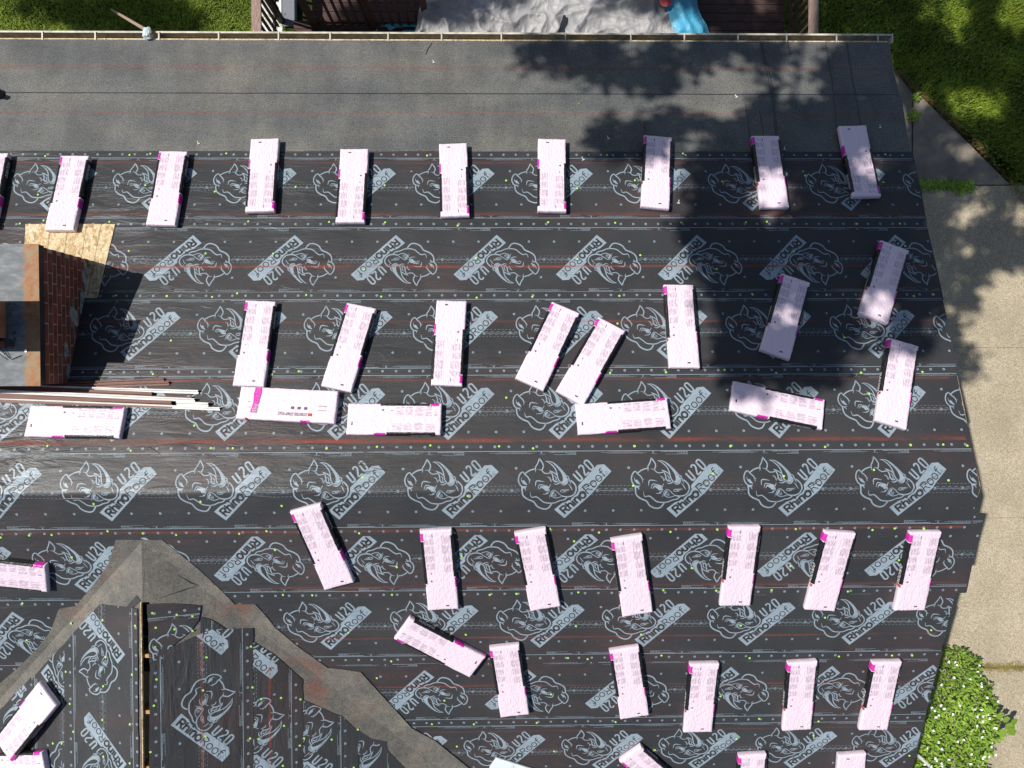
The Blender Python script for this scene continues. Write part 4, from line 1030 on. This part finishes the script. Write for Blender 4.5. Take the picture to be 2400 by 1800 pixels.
# ------------------------------------------------------------------ timber deck, railings, tarpaulin
k = NT('deck_boards', .75, .3)
c0 = k.ramp(k.noise(k.pos((1.2, 9, 1)), 6, 5, .65), [(.3, (.045, .026, .024)), (.6, (.085, .05, .044)), (.8, (.13, .085, .072))])
c0 = k.mix(k.ramp(k.noise(k.pos((3, 9, 1)), 5, 5, .7, .5), [(.66, 0), (.69, .9)]), c0, (.42, .33, .26)); k.col(c0); k.bump(k.noise(k.pos((2, 30, 1)), 6, 4), .5, .006); DECK = k.m
k = NT('rail_cap_wood', .8, .25); c0 = k.ramp(k.noise(k.pos((8, .9, 1)), 7, 5, .65), [(.3, (.17, .105, .085)), (.5, (.28, .20, .165)), (.72, (.42, .34, .27))]); k.col(c0); k.bump(k.noise(k.pos((30, 2, 1)), 6, 3), .5, .004); CAPW = k.m
RAILW = simple('brown_rail_wood', (.075, .042, .034), .75, .3, .3, 8, .3)
DZ = .32
deck = empty('timber_deck', (0, 5, 0), label='dark brown timber deck behind the house', cat='deck')
yb = 4.75; xd0, xd1 = -3.05, at_z(1838, 40, DZ).x
while yb < 9.5:
    mb = MB(); mb.box((xd0 if yb > 5.7 else -3.35, yb-5, DZ-.035), (xd1+R.uniform(-.01, .01), yb-5+.134, DZ+R.uniform(0, .003))); mb.build('board', DECK, deck); yb += .143
for x in (xd0+.05, -1, 1.2, xd1-.08):
    mb = MB(); mb.box((x, -.25, 0), (x+.05, 4.4, DZ-.036)); mb.build('joist', RAILW, deck)
def railing(label, p0, p1, capw, posts, gap=.135, capmat=None):
    a, b = Vector(p0), Vector(p1); d = (b-a).normalized(); s = Vector((-d.y, d.x, 0)); L = (b-a).length
    root = empty('railing', a, label=label, cat='railing', group='railings of the timber deck'); mt = Matrix(((d.x, s.x, 0, 0), (d.y, s.y, 0, 0), (0, 0, 1, 0), (0, 0, 0, 1)))
    mb = MB(); mb.box((-.05, -capw/2, .96), (L+.05, capw/2, .998), mt); mb.build('cap_rail', capmat or CAPW, root)
    mb = MB(); mb.box((0, -.018, .86), (L, .018, .94), mt); mb.build('top_rail', RAILW, root)
    mb = MB(); mb.box((0, -.018, .08), (L, .018, .16), mt); mb.build('bottom_rail', RAILW, root)
    x = gap*.5
    while x < L: mb = MB(); mb.box((x-.018, -.055, .06), (x+.018, -.0185, .94), mt); mb.build('baluster', RAILW, root); x += gap
    for t in posts: mb = MB(); mb.box((t-.045, -.045, -.3), (t+.045, .0445, .958), mt); mb.build('post', RAILW, root)
xl_, xr_ = at_z(600, 40, 1.3).x, at_z(1908, 40, 1.3).x
railing('weathered deck railing on the left, cap rail running away from the house', (xl_, 4.62, .3), (xl_, 9.5, .3), .14, (.05, 1.25, 3.2))
railing('dark deck railing on the right, cap rail beside the shaded lawn', (xr_, 4.62, .3), (xr_, 9.5, .3), .14, (.05, 1.9, 3.5))
yr_ = at_z(800, 56, .35).y
railing('deck railing parallel to the gutter, between left railing and tarpaulin', (-3.02, yr_, .3), (-1.15, yr_, .3), .14, (.0, .95, 1.85))
p = gp(630, 40, .06); mb = MB()
tag(mb.build('white_panel', WHITEM) if mb.box((p[0]-.25, 4.7, .012), (p[0]+.22, 6.6, .05)) else mb.build('white_panel', WHITEM), 'white panel lying on the lawn seen through the left railing', 'panel')
p = gp(678, 25, .05); mb = MB(); mb.box((p[0]-.13, 5.78, .004), (p[0]+.12, 6.6, .05)); tag(mb.build('stone_slab', simple('blue_grey_stone', (.2, .21, .24), .85, .2, .25, 60, .5)), 'blue grey stone slab on the ground seen between railing balusters', 'slab')

k = NT('tarp_grey', .5, .5); k.col(k.ramp(k.noise(k.pos(), 3, 4), [(.3, (.28, .275, .28)), (.7, (.37, .365, .365))])); b = k.bump(k.noise(k.pos((1.4, 1, 1)), 7, 4, .6, 1.6), .6, .03); k.bump(k.noise(k.pos(), 26, 3, .6, 1.5), .35, .006, b); TARPG = k.m
k = NT('tarp_blue', .42, .5); k.col(k.ramp(k.noise(k.pos(), 3, 4), [(.3, (.05, .30, .48)), (.7, (.10, .42, .60))])); b = k.bump(k.noise(k.pos((1.4, 1, 1)), 8, 4, .6, 1), .8, .03); TARPB = k.m
tarp = empty('tarpaulin', (.4, 5.6, DZ), label='crumpled grey and blue tarpaulin spread over the deck', cat='tarpaulin')
xa = at_z(985, 60, .75).x; xb_ = at_z(1590, 40, .7).x
def tarp_z(x, y):
    z = .40+.10*noise.noise(Vector((x*.8, y*.6, 2)))
    z += .05*(1-abs(noise.noise(Vector((x*1.4+y*.4, y*1.1, 7)))))**4+.02*noise.noise(Vector((x*5, y*5, 1)))+.018*(1-abs(noise.noise(Vector((x*3.2, y*3.2-x, 9)))))**5
    z += .07*(1-abs(noise.noise(Vector((x*1.9+y*1.2, y*2.6-x, 3)))))**5+.02*(1-abs(noise.noise(Vector((x*6+y*2, y*5-x*2, 6)))))**5
    z += .09*math.exp(-((y-5.55-.12*x)/.05)**2)*(1 if x > .9 else 0)*(x-.9)
    return z
v, f, nx, ny = [], [], 260, 200
for i in range(nx+1):
    for j in range(ny+1):
        y = 4.55+3.2*j/ny; t = i/nx
        left = xa+.55*(y-5.7)*.55+.03*noise.noise(Vector((y*4, 1, 0))); right = xb_+.1*(y-5.7)
        x = left+(right-left)*t; z = tarp_z(x, y)
        ed = min((x-left)/.12, 1); z = z*ed+(1-ed)*(z-.10)+.05*math.exp(-((x-left-.12)/.06)**2)
        v.append(Vector((x-.4, y-5.6, max(.02, z))))
m = ny+1
for i in range(nx):
    for j in range(ny): f.append((i*m+j, (i+1)*m+j, (i+1)*m+j+1, i*m+j+1))
mesh_obj('grey_sheet', v, f, TARPG, tarp, smooth=True)
mb = MB(); v, f = [], []                        # turned over blue corner on the right
for i in range(25):
    for j in range(40):
        y = 4.5+2.6*j/39; t = i/24
        xl2 = at_z(1560, 76, .7).x+(y-5.55)*-.42; xr2 = at_z(1650, 76, .7).x-(y-5.55)*.5+.02
        x = xl2+(xr2-xl2)*t; z = tarp_z(x, y)+.035+.05*math.sin(t*math.pi)+.04*math.exp(-((t-.38)/.08)**2)-(.16*max(0, t-.7)/.3)
        v.append(Vector((x-.4, y-5.6, z)))
for i in range(24):
    for j in range(39): f.append((i*40+j, (i+1)*40+j, (i+1)*40+j+1, i*40+j+1))
mesh_obj('blue_fold', v, f, TARPB, tarp, smooth=True)
REDP = simple('tarp_red', (.45, .04, .05), .45, .5, .2); 
def tarp_patch(name, pts, zoff, mat):
    v = []
    for px, py in pts:
        q = at_z(px, py, .82); v.append(Vector((q.x-.4, q.y-5.6, tarp_z(q.x, q.y)+zoff)))
    return mesh_obj(name, v, [tuple(range(len(v)))], mat, tarp)
for nm, cxp, cyp, rx, ry, zo, mt in (('red_patch', 1553, 17, 15, 15, .165, REDP), ('white_patch', 1556, 15, 8, 5, .172, WHITEM)):
    tarp_patch(nm, [(cxp+rx*math.cos(-a*math.tau/14), cyp+ry*math.sin(-a*math.tau/14)) for a in range(14)], zo, mt)
for pts, mt, nm in (([(993,0),(1004,0),(1000,40),(988,58),(984,48),(986,20)], TARPB, 'blue_hem'), ([(984,30),(997,22),(994,46),(980,48)], REDP, 'red_hem'),
                    ([(893,58),(915,53),(945,53),(975,46),(990,52),(984,62),(960,60),(930,62),(912,70),(905,60)], TARPB, 'blue_hem'), ([(938,78),(945,70),(965,69),(985,72),(982,78)], TARPB, 'blue_hem'), ([(874,76),(884,66),(884,76)], TARPB, 'blue_hem')):
    bmv = [at_z(px, py, DZ+.12) for px, py in pts]; n = len(bmv)
    v = [Vector((q.x-.4, q.y-5.6, .10+.03*noise.noise(q*5)+(.02 if mt == REDP else 0))) for q in bmv]; v += [p-Vector((0, 0, .02)) for p in v]
    mesh_obj(nm, v, [tuple(range(n)) , tuple(reversed(range(n, 2*n)))]+[(i, i+n, (i+1) % n+n, (i+1) % n) for i in range(n)], mt, tarp)
pts = [(1313,76),(1306,74),(1312,60),(1318,40),(1322,26),(1328,27),(1326,42),(1319,62)]
bmv = [at_z(px, py, .9) for px, py in pts]
mb = MB(); v = [Vector((q.x-.4, q.y-5.6, tarp_z(q.x, q.y)+.05)) for q in bmv]; v += [p-Vector((0, 0, .045)) for p in v]; n = 8
mesh_obj('dark_strap', v, [tuple(range(n))]+[(i, i+n, (i+1) % n+n, (i+1) % n) for i in range(n)], BLACKM, tarp)

# ------------------------------------------------------------------ lawn, weeds, shrub
def pt_in(x, y, P):
    ins = False
    for i in range(len(P)):
        (x0, y0), (x1, y1) = P[i], P[i-1]
        if (y0 > y) != (y1 > y) and x < (x1-x0)*(y-y0)/(y1-y0)+x0: ins = not ins
    return ins
def blades(name, poly, dens, hl, mat, label, wd=.0042, edge=None, cat='grass'):
    xs = [p[0] for p in poly]; ys = [p[1] for p in poly]; x0, x1, y0, y1 = min(xs), max(xs), min(ys), max(ys)
    n = int((x1-x0)*(y1-y0)*dens); v, f = [], []
    for i in range(n):
        x, y = R.uniform(x0, x1), R.uniform(y0, y1)
        if not pt_in(x, y, poly): continue
        cl = noise.noise(Vector((x*2.2, y*2.2, 3)))
        if R.random() > .75+.4*cl: continue
        hh = R.uniform(*hl)*(1+.5*cl); a = R.uniform(0, math.tau); ln = R.uniform(.3, 1.3)*hh; dx, dy = math.cos(a), math.sin(a); ww = wd*R.uniform(.7, 1.3)
        b = len(v)
        v += [Vector((x-dy*ww, y+dx*ww, 0)), Vector((x+dy*ww, y-dx*ww, 0)), Vector((x+dx*ln*.45+dy*ww*.8, y+dy*ln*.45-dx*ww*.8, hh*.7)), Vector((x+dx*ln*.45-dy*ww*.8, y+dy*ln*.45+dx*ww*.8, hh*.7)), Vector((x+dx*ln, y+dy*ln, hh*.85))]
        f += [(b, b+1, b+2, b+3), (b+3, b+2, b+4)]
    return tag(mesh_obj(name, v, f, mat), label, cat, kind='stuff')
def leaves_flat(name, poly, dens, r, z, mat, label, cat='clover'):
    xs = [p[0] for p in poly]; ys = [p[1] for p in poly]; x0, x1, y0, y1 = min(xs), max(xs), min(ys), max(ys); v, f = [], []
    for i in range(int((x1-x0)*(y1-y0)*dens)):
        x, y = R.uniform(x0, x1), R.uniform(y0, y1)
        if not pt_in(x, y, poly) or noise.noise(Vector((x*1.6, y*1.6, 8))) < R.uniform(-.2, .35): continue
        rr = r*R.uniform(.6, 1.3); a0 = R.uniform(0, 6); zz = R.uniform(*z); t = R.uniform(-.5, .5); b = len(v)
        v += [Vector((x+rr*math.cos(a0+a), y+rr*math.sin(a0+a)*R.uniform(.7, 1), zz+rr*t*math.cos(a))) for a in (0, .9, 1.8, 2.9, 3.9, 5)]; f.append(tuple(range(b, b+6)))
    return tag(mesh_obj(name, v, f, mat), label, cat, kind='stuff')
LP = [(-10, 5.0), (xl_+.05, 5.0), (xl_+.05, 7.6), (-10, 7.6)]
RP = [(x-.03, y+.02) for x, y in lawn_edge[:-1]]+[(11, lawn_edge[-2][1]), (11, 8), (xr_-.6, 8), (xr_-.6, 4.6)]
blades('grass', LP, 6500, (.03, .075), GRASS, 'sunlit and shaded green grass of the left lawn')
leaves_flat('clover', LP, 120, .013, (.03, .07), CLOVER, 'clover leaves in the left lawn')
blades('grass', RP, 5200, (.03, .075), GRASS, 'shaded green grass of the right lawn')
leaves_flat('clover', RP, 240, .016, (.03, .08), CLOVER, 'clover and broad leaves in the right lawn')
v_e = [(x+dx, y+dy) for (x, y) in lawn_edge[1:-1] for dx, dy in ((0, 0),)]
strip = [(x-.05, y-.05) for x, y in v_e]+[(x+.05, y+.06) for x, y in reversed(v_e)]
blades('grass', strip, 5200, (.04, .07), DRYG, 'dry brown grass fringe along the walkway edge')
def clump(cx, cy, r, n, mat, v, f, hgt, lw=.012, ll=.05):
    for i in range(n):
        a = R.uniform(0, math.tau); rr = r*math.sqrt(R.random()); x, y = cx+rr*math.cos(a), cy+rr*math.sin(a); z = .04+hgt*R.random()*(1-rr/r*.6)
        b = R.uniform(0, math.tau); l = ll*R.uniform(.6, 1.3); d = Vector((math.cos(b), math.sin(b), R.uniform(-.2, .5))).normalized(); s = d.cross(Vector((0, 0, 1))).normalized()*lw*R.uniform(.7, 1.2); p = Vector((x, y, z)); k_ = len(v)
        v += [p, p+d*l*.5+s, p+d*l, p+d*l*.5-s]; f.append((k_, k_+1, k_+2, k_+3))
v, f = [], []
for i in range(60):
    px = 2140+R.random()*132; 
    if 2226 < px < 2236: continue
    c = gp(px, 436+R.uniform(-3, 3)); clump(c[0], c[1], R.uniform(.04, .1), R.randint(12, 30), CLOVER, v, f, .09)
for i in range(8): c = gp(2252+R.uniform(-18, 18), 442+R.uniform(-2, 8)); clump(c[0], c[1], .08, 26, CLOVER, v, f, .1)
tag(mesh_obj('weeds', v, f, SHRUBL), 'green weeds growing in the joint between walkway and driveway', 'weeds', kind='stuff')
for px, py, lb in ((2137, 275, 'small weed at the walkway joint near the roof corner'), (2141, 230, 'tiny weed in the walkway joint by the lawn edge')):
    v, f = [], []; c = gp(px, py); clump(c[0], c[1], .1 if py > 250 else .06, 90, CLOVER, v, f, .1); tag(mesh_obj('weed', v, f, SHRUBL), lb, 'weed')
v, f = [], []
for i in range(70): c = gp(R.uniform(2300, 2430), 1562+R.gauss(0, 5)); clump(c[0], c[1], .05, 14, CLOVER, v, f, .04, .005, .035)
tag(mesh_obj('weeds', v, f, leafmat('joint_moss', (.2, .14, .05), (.3, .27, .08), .1)), 'brownish weeds in the lower driveway joint beside the shrub', 'weeds', kind='stuff')

def shrub():
    c = at_z(2230, 1720, .25); root = empty('flowering_shrub', (c.x, c.y, 0), label='light green shrub with white flowers beside the driveway', cat='shrub')
    outl = [gp(*p, .35) for p in ((2195,1532),(2235,1522),(2278,1528),(2308,1556),(2316,1592),(2338,1626),(2352,1662),(2352,1710),(2342,1752),(2325,1790),(2318,1850),(2250,1900),(2060,1900),(2090,1700),(2150,1560))]
    v, f, fv, ff = [], [], [], []; xs = [p[0] for p in outl]; ys = [p[1] for p in outl]
    n = 0
    while n < 6500:
        x, y = R.uniform(min(xs), max(xs)), R.uniform(min(ys), max(ys))
        if not pt_in(x, y, outl): continue
        n += 1; dm = min(math.hypot(x-a, y-b) for a, b in outl)
        top = .16+.38*min(1, dm/.35)+.09*noise.noise(Vector((x*5, y*5, 0)))
        z = top*(1-.55*R.random()**2.5)
        b = -.7+R.gauss(0, .9); l = R.uniform(.05, .095); d = Vector((math.cos(b), math.sin(b), R.uniform(-.5, .45))).normalized(); s = d.cross(Vector((R.uniform(-.4, .4), R.uniform(-.4, .4), 1))).normalized()*l*.2; p = Vector((x-c.x, y-c.y, z)); k_ = len(v)
        v += [p, p+d*l*.35+s, p+d*l*.7+s*.8, p+d*l, p+d*l*.7-s*.8, p+d*l*.35-s]; f.append(tuple(range(k_, k_+6)))
        if n % 66 == 0 and dm > .05:
            for q in range(5):
                a = q*1.256+R.random(); k_ = len(fv); p0_ = Vector((x-c.x, y-c.y, top+.03)); r_ = R.uniform(.016, .026)
                fv += [p0_, p0_+Vector((r_*math.cos(a-.5), r_*math.sin(a-.5), .014)), p0_+Vector((r_*1.15*math.cos(a), r_*1.15*math.sin(a), .022)), p0_+Vector((r_*math.cos(a+.5), r_*math.sin(a+.5), .014))]; ff.append((k_, k_+1, k_+2, k_+3))
    tag(mesh_obj('foliage', v, f, SHRUBL, root), kind='stuff'); tag(mesh_obj('flowers', fv, ff, PETAL, root), kind='stuff')
    for i in range(9):
        a = i*.7; mb = MB(); mb.tube([(0, 0, 0), (.2*math.cos(a), .2*math.sin(a), .16), (.42*math.cos(a), .42*math.sin(a), .27)], [.012, .009, .005], 6); mb.build('stem', BARK, root, True)
shrub()
c = at_z(2325, 1685, .5); vine = empty('broadleaf_sapling', (c.x, c.y, 0), label='sapling with a few broad green leaves poking out of the shrub', cat='sapling')
mb = MB(); mb.tube([(-.1, .05, 0), (-.03, .02, .3), (.05, 0, .5), (.22, -.08, .52)], [.008, .007, .006, .004], 6); mb.build('stem', BARK, vine, True)
for dx, dy, sz, a in ((-.03,.09,.11,1.9), (.06,.02,.11,.5), (-.06,.0,.09,3.4), (.03,-.06,.1,-1.4), (.16,-.02,.1,.2), (.22,-.08,.13,-.6), (.27,-.14,.12,-.9), (.2,-.16,.11,-1.9), (.3,-.07,.1,.4)):
    v = [Vector((dx, dy, .52))]; n = 9; d = Vector((math.cos(a), math.sin(a), -.1)); s = Vector((-d.y, d.x, .25))
    for i, (t, wd) in enumerate(((.05, .12), (.3, .42), (.45, .3), (.62, .42), (.8, .2), (1, 0))): v.append(Vector((dx, dy, .52))+d*sz*1.5*t+s*sz*1.5*wd)
    for t, wd in ((.8, .2), (.62, .42), (.45, .3), (.3, .42), (.05, .12)): v.append(Vector((dx, dy, .52))+d*sz*1.5*t-s*sz*1.5*wd)
    mesh_obj('leaf', v, [tuple(range(len(v)))], SHRUBL, vine)
a, b = at_z(2148, 1768, .55), at_z(2196, 1812, .45); mb = MB(); mb.tube([a, a.lerp(b, .5), b+(b-a)*.6], .03, 4); tag(mb.build('downspout_piece', WHITEM), 'pale downspout piece sticking out below the shrub at roof edge', 'downspout')

# ------------------------------------------------------------------ trees out of the picture that throw the shade
def outside(p, mrg=1.0):
    d = p-CAM; dep = d.dot(fw)
    if (p-CAM).length < 2.6: return False
    if dep < -.3: return True
    return abs(d.dot(rt)) > .74*max(dep, 0)+mrg or abs(d.dot(up)) > .56*max(dep, 0)+mrg
lit = [(2090,465,38,22),(2010,512,18,14),(2085,540,24,16),(2165,615,36,26),(2135,655,26,16),(2200,470,18,26),(2030,568,16,12),(2060,610,18,12),(2050,668,18,12),(2030,745,14,12),(1672,430,52,52),(1705,690,50,28),(1898,680,48,40),(1925,640,24,20),(2100,215,46,20),(1885,365,36,22),(1590,170,50,40),(1735,190,36,36),(2000,20,20,26),(2200,12,36,18),(2120,400,30,10),(1680,415,44,44),(1890,360,34,30),(1700,690,34,20),(1900,668,46,36),(1560,185,60,38),(1725,165,40,50),(1775,110,60,16),(1505,315,28,36),(2065,45,28,48),(2195,45,44,26),(2085,205,40,24),(2135,225,36,28),(1800,30,22,36),(1375,113,24,14),(1560,175,46,30),(1620,200,34,22),(1725,170,30,42),(1770,112,48,13),(1500,310,22,30),(1520,210,40,30),(1480,150,18,40),(1665,432,34,36),(1700,395,22,26),(1880,375,26,26),(1850,345,20,14),(1700,690,22,14),(1690,670,20,12),(1900,665,34,30),(1925,640,16,16),(1880,640,18,22),
       (2060,45,22,38),(1800,20,16,22),(2085,200,28,18),(2125,215,26,20),(2070,235,20,22),(2150,255,22,12),(1550,240,60,22),(1935,790,30,40),(1850,770,40,30),(1460,215,40,20),(2100,325,30,22),(2000,215,20,30),(1765,60,25,18),(1650,15,30,16),(2040,300,16,18)]
lit = [(a, b, c_*1.3, d_*1.3) for a, b, c_, d_ in lit]
shade = [(1175,112,52,26),(1240,130,46,28),(1300,115,52,30),(1330,150,52,34),(1400,150,56,44),(1445,125,46,40),(1455,170,24,22),(1340,300,48,34),(1400,310,50,42),(1450,280,45,35),(1560,120,75,40),(1640,130,60,50),(1690,110,50,30),(1620,275,110,50),(1750,250,110,80),(1850,200,110,120),(1930,200,70,130),
         (1560,380,62,70),(1640,350,90,70),(1730,380,70,90),(1810,330,80,80),(1900,350,70,90),(1550,500,68,80),(1620,500,90,110),(1720,520,110,110),(1830,520,110,130),(1930,520,70,120),(1600,620,60,70),(1680,640,80,90),(1780,660,90,110),(1870,640,80,80),(1940,690,50,70),(1620,745,60,70),(1690,780,80,48),(1610,800,40,30),(1780,760,60,60),(1960,600,50,90),
         (1620,830,30,20),(1960,760,20,30)]
shade_g = [(2060,470,70,40),(2130,530,60,50),(2040,590,60,50),(2050,640,50,40),(2030,700,40,40),(2060,780,44,40),(2090,450,50,30),(1950,40,90,80),(2130,90,110,110),(2010,130,80,80),(2180,170,90,120),(2060,190,120,80),(2160,260,110,100),(2060,290,100,110),(2200,350,80,90),(2110,370,90,40),(2010,370,60,40),(2030,470,50,42),(2120,500,54,52),(2190,520,40,60),(2050,545,55,34),(2020,620,42,40),(2085,650,36,24),(2010,690,32,34),(2035,720,26,22),(2055,790,32,26),(2010,780,28,26),(2060,430,40,14),(2160,455,24,16),(2100,585,60,24),
           (1560,20,60,40),(1630,50,70,40),(1700,40,60,50),(1470,30,60,40),(1380,20,50,22),(960,30,60,50),(1020,50,60,40),(1060,20,60,30),(1110,15,40,26),(900,40,60,50),(840,30,60,50),(780,45,50,30),(1850,20,50,40),(1740,10,40,30)]
shade_l = [(150,20,50,22),(60,6,36,10),(200,35,45,28),(265,30,60,34),(330,25,60,40),(390,45,36,26),(300,60,50,16)]
clusters, clusters2 = [], []
def inell(x, y, L): return any(((x-a)/c_)**2+((y-b)/d_)**2 < 1 for a, b, c_, d_ in L)
rs = random.Random(21)
def sow(ells, lits, plane, store, t0, t1, step):
    for xx in range(0, 2260, step):
        for yy in range(-10, 860, step):
            x, y = xx+rs.uniform(-.5, .5)*step, yy+rs.uniform(-.5, .5)*step
            if not inell(x, y, ells) or inell(x, y, lits): continue
            p = plane(x*S2, y*S2)
            if p is None: continue
            for _ in range(14):
                t = rs.uniform(t0, t1); q = p+SUN*t
                if outside(q): store.append(q); break
def pl_main(x, y):
    X, s = at_main(x, y)
    return M(X, s) if X < RAKE and s < EAVE else None
def pl_ground(x, y):
    if pl_main(x, y) is not None: return None
    return at_z(x, y, .05 if x > 1930 or x < 590 else .4)
sow(shade, lit, pl_main, clusters, 9.5, 14.5, 18)
sow(shade_g, lit, pl_ground, clusters, 12, 17, 15)
sow(shade_l, [(95,50,22,20),(240,8,20,10)], pl_ground, clusters2, 12, 16, 12)
print('clusters', len(clusters), len(clusters2))
def tree(base, cl, label, extra, hgt, nl, spread):
    root = empty('broadleaf_tree', base, label=label, cat='tree', group='tall trees just outside the picture')
    rr = random.Random(len(cl)); base = Vector(base)
    cl = list(cl)
    for i in range(extra):
        a = rr.uniform(0, math.tau); q = base+Vector((math.cos(a)*rr.uniform(0, spread), abs(math.sin(a))*rr.uniform(0, spread), hgt+rr.uniform(0, 6)))
        if outside(q, 2) and (q-SUN*(q.z/SUN.z)).y > 7.4: cl.append(q)
    v, f = [], []
    for c in cl:
        for _ in range(nl):
            g_ = Vector((rr.gauss(0, 1), rr.gauss(0, 1), rr.gauss(0, 1)))*.085
            p = c+g_-base; d = Vector((rr.gauss(0, 1), rr.gauss(0, 1), rr.gauss(0, .6))).normalized(); s = d.cross(Vector((rr.gauss(0, 1), rr.gauss(0, 1), rr.gauss(0, 1)))).normalized(); l = rr.uniform(.10, .17); b = len(v)
            v += [p, p+d*l*.5+s*l*.38, p+d*l, p+d*l*.5-s*l*.38]; f.append((b, b+1, b+2, b+3))
    tag(mesh_obj('crown', v, f, TREEL, root), kind='stuff')
    mb = MB(); top = Vector((.3, -.4, hgt-1)); mb.tube([(0, 0, 0), (.05, -.05, .6), (.1, -.1, hgt*.4), top*.75+Vector((.1, 0, 0)), top], [.42, .34, .28, .22, .17], 14); mb.build('trunk', BARK, root, True)
    for k_ in range(9):
        c = cl[rr.randrange(len(cl))]-base; m_ = top.lerp(c, .5)+Vector((0, 0, .9)); mb = MB(); mb.tube([top*.92, top.lerp(m_, .5)+Vector((0, 0, .3)), m_, c], [.11, .08, .055, .02], 8); mb.build('limb', BARK, root, True)
tree((-2.2, 11.2, 0), clusters, 'tall broadleaf tree behind the deck that shades the roof', 160, 10.5, 20, 4.5)
tree((-13.5, 12.5, 0), clusters2, 'tall broadleaf tree beyond the left lawn', 160, 10, 16, 4)
